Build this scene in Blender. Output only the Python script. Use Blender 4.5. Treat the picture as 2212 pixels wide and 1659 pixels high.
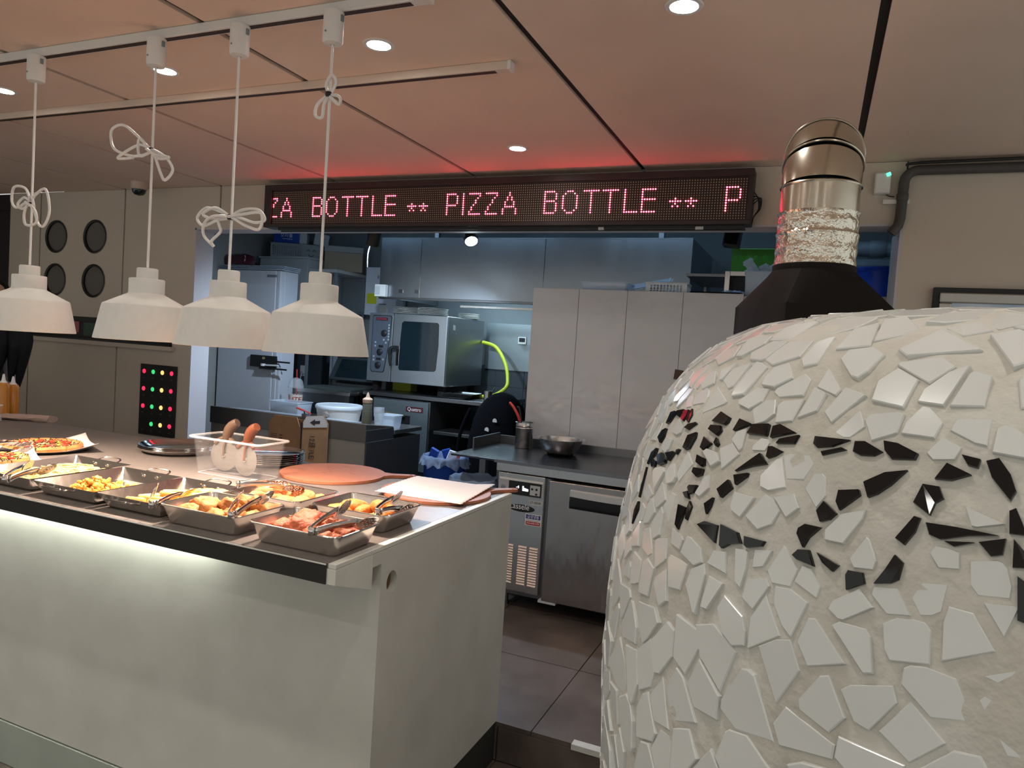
import bpy, bmesh, math, random
import numpy as np
from mathutils import Vector, Matrix, noise
from mathutils.geometry import tessellate_polygon

# ------------------------------------------------------------------ clear
for o in list(bpy.data.objects):
    bpy.data.objects.remove(o, do_unlink=True)
SC = bpy.context.scene
COL = SC.collection
PI = math.pi

# ------------------------------------------------------------------ camera
FPX, YAW, PITCH, ROLL = 1545.18, -0.39955, -0.0494, 0.06624
CAMZ = 1.598
_f = Vector((math.sin(YAW) * math.cos(PITCH), math.cos(YAW) * math.cos(PITCH), math.sin(PITCH)))
_r = Vector((math.cos(YAW), -math.sin(YAW), 0))
_u = _r.cross(_f)
CR = math.cos(ROLL) * _r + math.sin(ROLL) * _u
CU = -math.sin(ROLL) * _r + math.cos(ROLL) * _u
CF = _f
cd = bpy.data.cameras.new('camera')
cd.sensor_width = 36.0
cd.sensor_fit = 'HORIZONTAL'
cd.lens = FPX / 2212 * 36.0
cd.clip_start = 0.02
cam = bpy.data.objects.new('camera', cd)
COL.objects.link(cam)
cam.matrix_world = Matrix(((CR.x, CU.x, -CF.x, 0), (CR.y, CU.y, -CF.y, 0), (CR.z, CU.z, -CF.z, CAMZ), (0, 0, 0, 1)))
SC.camera = cam

# ------------------------------------------------------------------ world, exposure
w = bpy.data.worlds.new('room_ambience')
SC.world = w
w.use_nodes = True
w.node_tree.nodes['Background'].inputs[0].default_value = (0.97, 1.0, 0.945, 1)
w.node_tree.nodes['Background'].inputs[1].default_value = 0.345
SC.view_settings.view_transform = 'Standard'
SC.view_settings.look = 'None'
SC.view_settings.gamma = 1.0
SC.view_settings.use_curve_mapping = False
SC.view_settings.exposure = 0.9
SC.cycles.use_denoising = True
SC.cycles.max_bounces = 5
SC.cycles.diffuse_bounces = 3
SC.cycles.glossy_bounces = 3
SC.cycles.use_adaptive_sampling = True
SC.cycles.adaptive_threshold = 0.04
SC.cycles.adaptive_min_samples = 20
SC.cycles.transparent_max_bounces = 8
SC.cycles.sample_clamp_indirect = 4.0

# light strengths in one place
PENDANT_W = 27.0
DOWN_W = 7.5
KITCHEN_W = 16.0
LED_E = 15.0
KFILL = 9.0

# ------------------------------------------------------------------ materials
MATS = {}
def mat(name, col, rough=0.5, metal=0.0, var=0.0, vscale=6.0, bump=0.0, bscale=60.0, stretch=None, trans=0.0,
        ior=1.45, alpha=1.0, emit=None, estr=0.0, coat=0.0, col2=None, detail=4.0, spec=None, rvar=0.0, bdist=0.01):
    if name in MATS:
        return MATS[name]
    m = bpy.data.materials.new(name)
    m.use_nodes = True
    nt = m.node_tree
    b = nt.nodes['Principled BSDF']
    I = b.inputs
    I['Base Color'].default_value = (*col, 1)
    I['Roughness'].default_value = rough
    I['Metallic'].default_value = metal
    I['IOR'].default_value = ior
    I['Transmission Weight'].default_value = trans
    I['Alpha'].default_value = alpha
    I['Coat Weight'].default_value = coat
    if spec is not None:
        I['Specular IOR Level'].default_value = spec
    if emit:
        I['Emission Color'].default_value = (*emit, 1)
        I['Emission Strength'].default_value = estr
    if var or bump or col2 or rvar:
        tc = nt.nodes.new('ShaderNodeTexCoord')
        mp = nt.nodes.new('ShaderNodeMapping')
        nt.links.new(tc.outputs['Object'], mp.inputs[0])
        if stretch:
            mp.inputs['Scale'].default_value = stretch
        if var or col2 or rvar:
            n = nt.nodes.new('ShaderNodeTexNoise')
            n.inputs['Scale'].default_value = vscale
            n.inputs['Detail'].default_value = detail
            nt.links.new(mp.outputs[0], n.inputs['Vector'])
            if var or col2:
                r = nt.nodes.new('ShaderNodeValToRGB')
                c2 = col2 if col2 else tuple(min(1, c * (1 + var)) for c in col)
                c1 = col if col2 else tuple(c * (1 - var) for c in col)
                r.color_ramp.elements[0].position = 0.35
                r.color_ramp.elements[1].position = 0.65
                r.color_ramp.elements[0].color = (*c1, 1)
                r.color_ramp.elements[1].color = (*c2, 1)
                nt.links.new(n.outputs['Fac'], r.inputs[0])
                nt.links.new(r.outputs[0], I['Base Color'])
            if rvar:
                mr = nt.nodes.new('ShaderNodeMapRange')
                mr.inputs['To Min'].default_value = max(0.02, rough - rvar)
                mr.inputs['To Max'].default_value = min(1, rough + rvar)
                nt.links.new(n.outputs['Fac'], mr.inputs[0])
                nt.links.new(mr.outputs[0], I['Roughness'])
        if bump:
            n2 = nt.nodes.new('ShaderNodeTexNoise')
            n2.inputs['Scale'].default_value = bscale
            n2.inputs['Detail'].default_value = 3
            nt.links.new(mp.outputs[0], n2.inputs['Vector'])
            bp = nt.nodes.new('ShaderNodeBump')
            bp.inputs['Strength'].default_value = bump
            bp.inputs['Distance'].default_value = bdist
            nt.links.new(n2.outputs['Fac'], bp.inputs['Height'])
            nt.links.new(bp.outputs[0], I['Normal'])
    MATS[name] = m
    return m

M_ceil = mat('ceiling_board', (0.78, 0.60, 0.49), 0.75, var=0.02, vscale=3, bump=0.05, bscale=300)
M_wall = mat('wall_board', (0.60, 0.52, 0.43), 0.75, var=0.02, vscale=3, bump=0.05, bscale=300)
M_joint = mat('joint_black', (0.012, 0.010, 0.010), 0.6)
M_black = mat('black_paint', (0.014, 0.014, 0.015), 0.45)
M_blackm = mat('black_matt_metal', (0.013, 0.010, 0.009), 0.8, spec=0.2, bump=0.05, bscale=200)
M_white = mat('white_paint', (0.78, 0.76, 0.72), 0.45)
M_shade = mat('lamp_shade_enamel', (0.70, 0.685, 0.635), 0.55, var=0.02, vscale=40, bump=0.05, bscale=400)
M_shadein = mat('lamp_shade_inside', (0.85, 0.82, 0.76), 0.5)
M_cord = mat('white_cord', (0.82, 0.78, 0.74), 0.45)
M_lamp = mat('lamp_glow', (1, 1, 1), 0.5, emit=(1.0, 0.96, 0.9), estr=30)
M_bulb = mat('warm_bulb', (1, 0.9, 0.8), 0.5, emit=(1.0, 0.72, 0.45), estr=25)
M_cool = mat('cool_glow', (1, 1, 1), 0.5, emit=(0.75, 0.9, 1.0), estr=35)
M_strip = mat('led_strip_glow', (1, 1, 1), 0.5, emit=(0.92, 1.0, 0.90), estr=42)
M_top = mat('counter_laminate', (0.165, 0.140, 0.125), 0.42, var=0.06, vscale=30, bump=0.02, bscale=400)
M_band = mat('counter_band', (0.030, 0.028, 0.026), 0.7, spec=0.25)
M_panel = mat('counter_panel', (0.60, 0.585, 0.53), 0.55, col2=(0.54, 0.525, 0.47), vscale=5, detail=9, bump=0.03, bscale=300)
M_plinth = mat('counter_plinth', (0.36, 0.39, 0.34), 0.5, var=0.05, vscale=6, bump=0.03, bscale=300)
M_edge = mat('counter_edge', (0.66, 0.64, 0.58), 0.45, var=0.04, vscale=20)
M_wood = mat('raw_wood', (0.34, 0.22, 0.10), 0.7, var=0.1, vscale=20)
M_kick = mat('dark_kickboard', (0.028, 0.030, 0.026), 0.6)
M_tile = mat('floor_tile_brown', (0.115, 0.088, 0.075), 0.38, var=0.22, vscale=5, detail=8, bump=0.03, bscale=60, rvar=0.08)
M_grout = mat('floor_grout', (0.10, 0.08, 0.07), 0.9)
M_steel = mat('steel', (0.62, 0.60, 0.58), 0.27, 1.0, rvar=0.05, vscale=3)
M_steelh = mat('steel_hood', (0.42, 0.45, 0.49), 0.36, 1.0, rvar=0.06, vscale=3, stretch=(5, 1, 0.5), bump=0.012, bscale=5)
M_steeld = mat('steel_dented', (0.50, 0.45, 0.42), 0.20, 1.0, rvar=0.05, vscale=4, stretch=(3, 1, 0.7), bump=0.7, bscale=2.2, bdist=0.03)
M_steelr = mat('steel_dark', (0.26, 0.26, 0.27), 0.34, 1.0, rvar=0.06, vscale=10)
M_chrome = mat('polished_steel', (0.72, 0.70, 0.68), 0.12, 1.0)
M_tray = mat('tray_steel', (0.74, 0.70, 0.66), 0.24, 1.0, bump=0.03, bscale=60)
M_pan = mat('pan_steel', (0.66, 0.62, 0.58), 0.20, 1.0, bump=0.06, bscale=40)
M_duct = mat('duct_steel', (0.60, 0.55, 0.46), 0.22, 1.0, rvar=0.05, vscale=12, bump=0.02, bscale=30)
M_foil = mat('foil_tape', (0.78, 0.72, 0.62), 0.13, 1.0, bump=0.7, bscale=55)
M_laminate = mat('white_gloss_laminate', (0.60, 0.58, 0.58), 0.12, var=0.02, vscale=3, bump=0.8, bscale=3.2, bdist=0.03, coat=0.4)
M_fridge = mat('white_fridge_paint', (0.66, 0.68, 0.74), 0.35)
M_grey = mat('grey_plastic', (0.22, 0.25, 0.28), 0.45)
M_lgrey = mat('light_grey_plastic', (0.55, 0.56, 0.56), 0.4)
M_dkwall = mat('dark_wall_tile', (0.055, 0.068, 0.078), 0.35, var=0.1, vscale=4)
M_kwall = mat('kitchen_wall', (0.22, 0.245, 0.26), 0.6, var=0.04)
M_kceil = mat('kitchen_ceiling', (0.055, 0.050, 0.052), 0.8)
M_clear = mat('clear_plastic', (0.90, 0.90, 0.90), 0.06, trans=0.0, alpha=0.035, spec=0.8)
M_clearb = mat('frosted_plastic', (0.72, 0.80, 0.90), 0.2, alpha=0.55)
M_bag = mat('plastic_bag', (0.45, 0.60, 0.85), 0.22, alpha=0.45, bump=0.3, bscale=14)
M_blue = mat('blue_plastic', (0.012, 0.07, 0.42), 0.38)
M_blueb = mat('blue_tub', (0.015, 0.08, 0.60), 0.4)
M_navy = mat('navy_print', (0.02, 0.03, 0.20), 0.5)
M_red = mat('red_plastic', (0.55, 0.04, 0.03), 0.4)
M_yell = mat('yellow_hose', (0.62, 0.72, 0.04), 0.4)
M_yellow = mat('yellow_label', (0.62, 0.62, 0.02), 0.6)
M_green = mat('green_crate', (0.07, 0.30, 0.03), 0.45)
M_card = mat('cardboard', (0.36, 0.20, 0.10), 0.8, var=0.06, vscale=12, bump=0.05, bscale=80)
M_cardl = mat('cardboard_pale', (0.30, 0.24, 0.17), 0.8)
M_print = mat('dark_print', (0.04, 0.03, 0.03), 0.7)
M_wprint = mat('white_print', (0.85, 0.85, 0.85), 0.6)
M_rprint = mat('red_print', (0.42, 0.02, 0.03), 0.6)
M_fabric = mat('black_fabric', (0.004, 0.004, 0.006), 0.95, bump=0.2, bscale=80, spec=0.1)
M_paper = mat('white_paper', (0.82, 0.72, 0.66), 0.75, bump=0.03, bscale=200)
M_board = mat('wood_fibre_board', (0.38, 0.135, 0.068), 0.55, var=0.05, vscale=40, bump=0.04, bscale=300)
M_handle = mat('brown_handle', (0.17, 0.055, 0.028), 0.42)
M_handleg = mat('tan_handle', (0.13, 0.08, 0.055), 0.42)
M_glassd = mat('oven_glass', (0.010, 0.020, 0.025), 0.08, coat=0.5)
M_ovenpanel = mat('oven_panel', (0.085, 0.10, 0.125), 0.4)
M_batter = mat('fried_batter', (0.50, 0.215, 0.055), 0.65, col2=(0.33, 0.10, 0.02), vscale=26, bump=0.6, bscale=60)
M_batter2 = mat('golden_nugget', (0.54, 0.185, 0.055), 0.65, col2=(0.42, 0.11, 0.025), vscale=26, bump=0.6, bscale=70)
M_batter3 = mat('red_fried_chicken', (0.50, 0.125, 0.045), 0.6, col2=(0.36, 0.06, 0.018), vscale=26, bump=0.8, bscale=60)
M_orange = mat('orange_cutlet', (0.62, 0.20, 0.032), 0.6, col2=(0.50, 0.125, 0.015), vscale=26, bump=0.6, bscale=60)
M_rice = mat('fried_rice', (0.78, 0.40, 0.08), 0.6, col2=(0.66, 0.26, 0.03), vscale=60, bump=0.3, bscale=80)
M_noodle = mat('cream_noodle', (0.80, 0.58, 0.24), 0.5, var=0.08, vscale=20)
M_sauce = mat('orange_sauce', (0.80, 0.24, 0.02), 0.2, var=0.1, vscale=10, coat=0.5)
M_ricecake = mat('rice_cake', (0.84, 0.44, 0.12), 0.35)
M_crust = mat('pizza_crust', (0.66, 0.33, 0.10), 0.7, col2=(0.45, 0.17, 0.05), vscale=18, bump=0.4, bscale=50)
M_cheese = mat('pizza_cheese', (0.88, 0.62, 0.34), 0.5, col2=(0.74, 0.32, 0.15), vscale=14, bump=0.5, bscale=30)
M_tomato = mat('tomato', (0.62, 0.05, 0.02), 0.35)
M_pepper = mat('green_pepper', (0.20, 0.30, 0.03), 0.4)
M_herb = mat('dark_herb', (0.06, 0.03, 0.015), 0.8)
M_cloth = mat('pinkish_cloth', (0.42, 0.29, 0.24), 0.9, bump=0.3, bscale=40)
M_syrup = mat('amber_sauce', (0.50, 0.19, 0.02), 0.2, coat=0.4)
M_skin = mat('skin', (0.55, 0.33, 0.24), 0.55)
M_hair = mat('dark_hair', (0.006, 0.005, 0.006), 0.55, spec=0.3, bump=0.4, bscale=30, stretch=(12, 12, 1))
M_shirt = mat('grey_shirt', (0.28, 0.26, 0.26), 0.9)
M_trouser = mat('dark_trousers', (0.03, 0.03, 0.035), 0.9)
M_mortar = mat('oven_mortar', (0.60, 0.585, 0.53), 0.85, col2=(0.52, 0.495, 0.43), vscale=7, detail=8, bump=0.5, bscale=45)
M_shard = mat('white_glazed_shard', (0.66, 0.67, 0.645), 0.16, var=0.03, vscale=2.5)
M_shardb = mat('black_glazed_shard', (0.010, 0.009, 0.010), 0.07)
M_ledoff = mat('led_unlit', (0.46, 0.36, 0.25), 0.5)
M_led = mat('led_lit', (1, 0.1, 0.1), 0.5, emit=(1.0, 0.04, 0.08), estr=LED_E)
M_signface = mat('sign_face', (0.020, 0.010, 0.008), 0.5)
M_ir = mat('red_indicator', (0.6, 0.02, 0.05), 0.3, emit=(1.0, 0.03, 0.10), estr=0.7)
M_ig = mat('green_indicator', (0.02, 0.4, 0.1), 0.3, emit=(0.08, 1.0, 0.30), estr=0.4)
M_iy = mat('amber_indicator', (0.7, 0.4, 0.1), 0.3, emit=(1.0, 0.62, 0.20), estr=0.7)
M_disp = mat('cyan_display', (0.6, 0.8, 1), 0.3, emit=(0.75, 0.88, 1.0), estr=2.0)
M_pinkpic = mat('pink_poster', (0.42, 0.13, 0.13), 0.6)
M_felt = mat('grey_felt', (0.15, 0.135, 0.125), 0.95, bump=0.2, bscale=200)
M_poster = mat('pale_blue_picture', (0.42, 0.55, 0.75), 0.4, col2=(0.70, 0.78, 0.88), vscale=6)
M_pipe = mat('grey_conduit', (0.075, 0.068, 0.064), 0.6)
M_rust = mat('brown_mark', (0.10, 0.05, 0.035), 0.6)
M_liquid = mat('green_sauce', (0.10, 0.075, 0.02), 0.3)

# ------------------------------------------------------------------ mesh builder
class MB:
    def __init__(s):
        s.v = []; s.f = []
    def add(s, vs, fs):
        o = len(s.v)
        s.v += [tuple(p) for p in vs]
        s.f += [tuple(i + o for i in f) for f in fs]
        return s
    def box(s, x0, x1, y0, y1, z0, z1, rot=None, piv=None):
        vs = [Vector((x, y, z)) for z in (z0, z1) for y in (y0, y1) for x in (x0, x1)]
        if rot is not None:
            p = Vector(piv) if piv else Vector(((x0 + x1) / 2, (y0 + y1) / 2, (z0 + z1) / 2))
            vs = [p + rot @ (q - p) for q in vs]
        return s.add(vs, [(0, 2, 3, 1), (4, 5, 7, 6), (0, 1, 5, 4), (2, 6, 7, 3), (0, 4, 6, 2), (1, 3, 7, 5)])
    def loft(s, rings, cap0=True, cap1=True, closed=True):
        n = len(rings[0]); vs = [p for r in rings for p in r]; fs = []
        for i in range(len(rings) - 1):
            for j in range(n if closed else n - 1):
                k = (j + 1) % n
                fs.append((i * n + j, i * n + k, (i + 1) * n + k, (i + 1) * n + j))
        if cap0: fs.append(tuple(range(n - 1, -1, -1)))
        if cap1: fs.append(tuple((len(rings) - 1) * n + j for j in range(n)))
        return s.add(vs, fs)
    def lathe(s, prof, c=(0, 0, 0), seg=32, cap0=False, cap1=False):
        rings = [[(c[0] + r * math.cos(2 * PI * j / seg), c[1] + r * math.sin(2 * PI * j / seg), c[2] + z) for j in range(seg)] for r, z in prof]
        return s.loft(rings, cap0, cap1)
    def tube(s, pts, r, seg=8, closed=False, caps=True):
        pts = [Vector(p) for p in pts]; n = len(pts)
        rs = r if isinstance(r, (list, tuple)) else [r] * n
        rings = []; prev = None
        for i, p in enumerate(pts):
            if closed: t = pts[(i + 1) % n] - pts[i - 1]
            else: t = pts[min(i + 1, n - 1)] - pts[max(i - 1, 0)]
            if t.length < 1e-9: t = Vector((0, 0, 1))
            t.normalize()
            if prev is None:
                a = Vector((0, 0, 1)) if abs(t.z) < 0.9 else Vector((1, 0, 0))
                nrm = t.cross(a).normalized()
            else:
                nrm = prev - t * prev.dot(t)
                nrm = nrm.normalized() if nrm.length > 1e-6 else t.orthogonal().normalized()
            prev = nrm; bn = t.cross(nrm)
            rings.append([p + rs[i] * (math.cos(2 * PI * j / seg) * nrm + math.sin(2 * PI * j / seg) * bn) for j in range(seg)])
        if closed: rings.append(rings[0]); return s.loft(rings, False, False)
        return s.loft(rings, caps, caps)
    def holed(s, outer, holes, fn, t):
        """flat outline with holes, extruded: fn(u, v, w) -> point, w from 0 to t"""
        loops = [[Vector((p[0], p[1], 0)) for p in l] for l in [outer] + holes]
        tris = tessellate_polygon(loops)
        flat = [p for l in loops for p in l]; n = len(flat)
        vs = [fn(p.x, p.y, 0) for p in flat] + [fn(p.x, p.y, t) for p in flat]
        fs = []
        for a, b, c in tris:
            fs.append((a, b, c)); fs.append((c + n, b + n, a + n))
        o = 0
        for l in loops:
            m = len(l)
            for i in range(m):
                j = (i + 1) % m
                fs.append((o + i, o + j, o + j + n, o + i + n))
            o += m
        return s.add(vs, fs)
    def xform(s, M):
        s.v = [tuple(M @ Vector(p)) for p in s.v]; return s
    def mesh(s, name, m, smooth=False, fix=True):
        me = bpy.data.meshes.new(name)
        me.from_pydata(s.v, [], s.f)
        if fix:
            bm = bmesh.new(); bm.from_mesh(me)
            bmesh.ops.recalc_face_normals(bm, faces=bm.faces)
            bm.to_mesh(me); bm.free()
        for mm in (m if isinstance(m, (list, tuple)) else [m]):
            me.materials.append(mm)
        if smooth:
            me.shade_smooth()
            try: me.set_sharp_from_angle(angle=math.radians(40))
            except Exception: pass
        return me

def link(name, me, parent=None, loc=None, rz=0.0):
    o = bpy.data.objects.new(name, me)
    COL.objects.link(o)
    if parent is not None: o.parent = parent
    if loc is not None: o.location = loc
    if rz: o.rotation_euler = (0, 0, rz)
    return o
def bev(o, wd=0.003, seg=2):
    b = o.modifiers.new('bevel', 'BEVEL'); b.width = wd; b.segments = seg; b.limit_method = 'ANGLE'
    return o
def tag(o, label, cat, group=None):
    o['label'] = label; o['category'] = cat
    if group: o['group'] = group
    return o
def T(name, label, cat, loc=(0, 0, 0), rz=0.0, group=None):
    o = link(name, None, None, loc, rz)
    o.empty_display_size = 0.05
    return tag(o, label, cat, group)
def P(parent, name, mb, m, smooth=False, bevel=0, label=None, loc=None, stuff=False):
    o = link(name, mb.mesh(name, m, smooth), parent, loc)
    if bevel: bev(o, bevel)
    if label: o['label'] = label
    if stuff: o['kind'] = 'stuff'
    return o
def S(name, mb, m, label, cat, loc=(0, 0, 0), rz=0.0, group=None, smooth=False, bevel=0):
    o = link(name, mb.mesh(name, m, smooth), None, loc, rz)
    if bevel: bev(o, bevel)
    return tag(o, label, cat, group)
def struct(name, mb, m, parent=None, bevel=0, smooth=False):
    o = link(name, mb.mesh(name, m, smooth), parent)
    if bevel: bev(o, bevel)
    if parent is None: o['kind'] = 'structure'
    return o
def text(parent, s, size, m, loc, rot=(PI / 2, 0, 0), name='lettering', ext=0.0004, sx=1.0, align='CENTER', shear=0):
    cu = bpy.data.curves.new(name, 'FONT')
    cu.body = s; cu.size = size; cu.extrude = ext; cu.align_x = align; cu.align_y = 'CENTER'; cu.shear = shear
    t = bpy.data.objects.new(name, cu); COL.objects.link(t)
    bpy.context.view_layer.update()
    dg = bpy.context.evaluated_depsgraph_get()
    me = bpy.data.meshes.new_from_object(t.evaluated_get(dg))
    bpy.data.objects.remove(t, do_unlink=True)
    me.name = name; me.materials.clear(); me.materials.append(m)
    o = link(name, me, parent, loc); o.rotation_euler = rot; o.scale = (sx, 1, 1)
    return o
def circ(cx, cy, r, n=24, ry=None, a0=0):
    ry = ry or r
    return [(cx + r * math.cos(a0 + 2 * PI * i / n), cy + ry * math.sin(a0 + 2 * PI * i / n)) for i in range(n)]
def rrect(hx, hy, r, n=5):
    pts = []
    for cx, cy, a in ((hx - r, hy - r, 0), (-hx + r, hy - r, PI / 2), (-hx + r, -hy + r, PI), (hx - r, -hy + r, 1.5 * PI)):
        for i in range(n + 1):
            t = a + PI / 2 * i / n
            pts.append((cx + r * math.cos(t), cy + r * math.sin(t)))
    return pts
def ring3(pts, z): return [(x, y, z) for x, y in pts]
XZ = lambda y0: (lambda u, v, w: (u, y0 + w, v))     # outline in x,z; thickness along +y
YZ = lambda x0: (lambda u, v, w: (x0 - w, u, v))     # outline in y,z; thickness along -x
XY = lambda z0: (lambda u, v, w: (u, v, z0 + w))
def RX(a): return Matrix.Rotation(a, 3, 'X')
def RY(a): return Matrix.Rotation(a, 3, 'Y')
def RZ(a): return Matrix.Rotation(a, 3, 'Z')
def spot(name, loc, power, col, ang=120, blend=0.6, size=0.04, aim=(0, 0, -1), parent=None):
    l = bpy.data.lights.new(name, 'SPOT'); l.energy = power; l.color = col
    l.spot_size = math.radians(ang); l.spot_blend = blend; l.shadow_soft_size = size
    o = bpy.data.objects.new(name, l); COL.objects.link(o)
    o.location = loc
    o.rotation_euler = Vector(aim).to_track_quat('-Z', 'Y').to_euler()
    if parent is not None: o.parent = parent
    return o
def pixel_ray(px, py):
    return (CR * ((px - 1106) / FPX) - CU * ((py - 829.5) / FPX) + CF)
def project(p):
    d = Vector(p) - Vector((0, 0, CAMZ))
    zz = d.dot(CF)
    if zz < 0.05: return None
    return (1106 + FPX * d.dot(CR) / zz, 829.5 - FPX * d.dot(CU) / zz)
rnd = random.Random(7)

KC = 2.85     # the kitchen ceiling is higher than the dropped one outside
CZ, WY, WT, KF, CT = 2.588, 3.80, 0.16, 0.150, 1.048
OPL, OPR, OPT = -4.11, 0.32, 2.30     # kitchen opening
JX = [1.115, 0.094, -0.925, -1.925, -2.912, -3.885, -4.82, -5.765, -6.70]
# ================================================================== STRUCTURE
# ---- ceiling: boards with black joints
ceiling = struct('ceiling', MB().box(-6.9, 2.2, -2.6, WY + 0.02, CZ + 0.012, CZ + 0.05), M_joint)
XS = [2.2] + JX + [-6.9]
for a, b in zip(XS[:-1], XS[1:]):
    g = 0.014
    x0, x1 = b + (g if b > -6.8 else 0), a - (g if a < 2.1 else 0)
    P(ceiling, 'ceiling_panel', MB().box(x0, x1, -2.6, WY, CZ, CZ + 0.0118), M_ceil)
# ---- customer floor and raised kitchen floor
floor = struct('floor', MB().box(-6.9, 2.2, -2.6, 2.515, -0.08, -0.006), M_grout)
tile_me = MB().box(0.0025, 0.5975, 0.0025, 0.5975, -0.02, 0.0).mesh('floor_tile', M_tile)
def tiles(parent, xs, ys, z):
    for i in xs:
        for j in ys:
            link('floor_tile', tile_me, parent, (i[0], j, z))
X0 = -1.02
tiles(floor, [(X0 + 0.6 * k,) for k in range(-6, 5)], [2.505 - 0.6 * k for k in range(1, 6)], 0.0)
kfloor = struct('floor_kitchen', MB().box(-6.9, 2.2, 2.515, 6.6, -0.08, KF - 0.008), M_grout)
kx = -0.885
for i in range(-8, 5):
    for j in range(7):
        y = 2.515 if j == 0 else 3.105 + 0.6 * (j - 1)
        if j == 0:
            P(kfloor, 'floor_tile', MB().box(kx + 0.6 * i + 0.002, kx + 0.6 * i + 0.598, 2.507, 3.103, KF - 0.018, KF), M_tile)
        else:
            link('floor_tile', tile_me, kfloor, (kx + 0.6 * i, y, KF))
for i in range(-6, 5):   # riser tiles
    P(kfloor, 'riser_tile', MB().box(X0 + 0.6 * i + 0.003, X0 + 0.6 * i + 0.597, 2.500, 2.516, 0.004, KF - 0.019), M_tile)
nos = struct('trim_1', MB().box(-0.72, 0.6, 2.493, 2.53, KF + 0.0005, KF + 0.005).box(-0.72, 0.6, 2.493, 2.4995, KF - 0.016, KF + 0.0005), M_edge)

# ---- back wall: boards on a dark core, opening to the kitchen
core = MB().box(-6.14, OPL, WY + 0.02, WY + WT, 0, CZ)
core.box(OPL, OPR, WY + 0.02, WY + WT, OPT, CZ)
core.box(OPR, 2.2, WY + 0.02, WY + WT, 0, CZ)
wall = struct('wall_back', core, M_joint)
g = 0.007
M_reveal = mat('reveal_board', (0.56, 0.53, 0.55), 0.7)
# upper boards above the opening
ux = [OPR - 0.0, 0.094, -0.925, -1.925, -2.912, -3.885, OPL]
for a, b in zip(ux[:-1], ux[1:]):
    P(wall, 'wall_panel', MB().box(b + g, a - g, WY, WY + 0.02, OPT, CZ - 0.002), M_wall)
# left part, upper row
P(wall, 'wall_panel', MB().box(-4.82 + g, OPL - 0.0, WY, WY + 0.02, 1.625, CZ - 0.002).box(OPL, OPL + g, WY, WY + 0.02, OPT, CZ - 0.002), M_wall)
hol = [circ(x, z, 0.122, 36) for x in (-5.571, -5.131) for z in (2.239, 1.902)]
P(wall, 'wall_panel', MB().holed([(-5.765 + g, 1.625), (-4.82 - g, 1.625), (-4.82 - g, CZ - 0.002), (-5.765 + g, CZ - 0.002)], hol, XZ(WY), 0.02), M_wall)
for x in (-5.571, -5.131):
    for z in (2.239, 1.902):
        rg = MB(); rg.lathe([(0.122, 0.0), (0.128, 0.004), (0.121, 0.006), (0.111, 0.001), (0.111, -0.02)], seg=36)
        o = P(wall, 'porthole_ring', rg, M_black, True, loc=(x, WY - 0.001, z)); o.rotation_euler = (PI / 2, 0, 0)
        dk = MB(); dk.lathe([(0.0001, 0), (0.113, 0.0)], seg=36, cap0=False); 
        o = P(wall, 'porthole_felt', MB().lathe([(0.002, 0.002), (0.114, 0.002), (0.114, -0.003), (0.002, -0.003)], seg=36, cap0=True, cap1=True), M_felt, loc=(x, WY + 0.014, z)); o.rotation_euler = (PI / 2, 0, 0)
P(wall, 'wall_panel', MB().box(-6.14, -5.765 - g, WY, WY + 0.02, 1.625, CZ - 0.002), M_wall)
# slot recess: black lined pass-through with pictures inside
P(wall, 'slot_lining', MB().box(-6.14, -4.285, WY + 0.012, WY + 0.02, 1.45, 1.625).box(-6.14, -4.285, WY, WY + 0.012, 1.59, 1.625).box(-6.14, -4.285, WY - 0.03, WY + 0.012, 1.447, 1.462).box(-4.30, -4.285, WY, WY + 0.012, 1.462, 1.59), M_black)
P(wall, 'wall_panel', MB().box(-4.285, OPL, WY, WY + 0.02, 1.447, 1.625), M_wall)
P(wall, 'poster', MB().box(-5.50, -5.285, WY + 0.006, WY + 0.0118, 1.50, 1.585), M_pinkpic)
P(wall, 'poster', MB().box(-5.23, -5.0, WY + 0.006, WY + 0.0118, 1.48, 1.58), mat('dark_green_poster', (0.05, 0.09, 0.07), 0.6))
P(wall, 'ledge', MB().box(-6.0, -4.26, WY - 0.035, WY, 1.415, 1.447), M_wall, bevel=0.004)
# lower boards
lx = [OPL, -4.852, -5.863, -6.14]
for a, b in zip(lx[:-1], lx[1:]):
    P(wall, 'wall_panel', MB().box(b + (g if b > -6.1 else 0), a - (g if a < -4.2 else 0), WY, WY + 0.02, KF, 1.415 if a < -4.2 else 1.447), M_wall)
# reveals of the opening
P(wall, 'reveal', MB().box(OPL - 0.001, OPL + 0.012, WY + 0.0005, WY + WT + 0.001, KF, OPT), M_reveal)
P(wall, 'reveal', MB().box(OPR - 0.012, OPR + 0.001, WY + 0.0005, WY + WT + 0.25, KF, OPT), M_reveal)
P(wall, 'soffit', MB().box(OPL, OPR, WY + 0.0005, WY + WT + 0.001, OPT - 0.012, OPT + 0.001), M_reveal)
# right part
for a, b in ((2.2, 1.115), (1.115, OPR)):
    P(wall, 'wall_panel', MB().box(b + (g if b > 0.5 else 0), a - (g if a < 2 else 0), WY, WY + 0.02, 0, CZ - 0.002), M_wall)
# ---- left side: dark doorway beyond the pier
struct('wall_left', MB().box(-6.90, -6.86, 2.0, 3.9, 0, CZ), M_wall)
struct('door_1', MB().box(-6.86, -6.14, WY + 0.05, WY + 0.09, 0, 2.46).box(-6.86, -6.14, WY + 0.03, WY + 0.05, 2.46, CZ), mat('dark_door', (0.02, 0.02, 0.026), 0.4))
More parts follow.
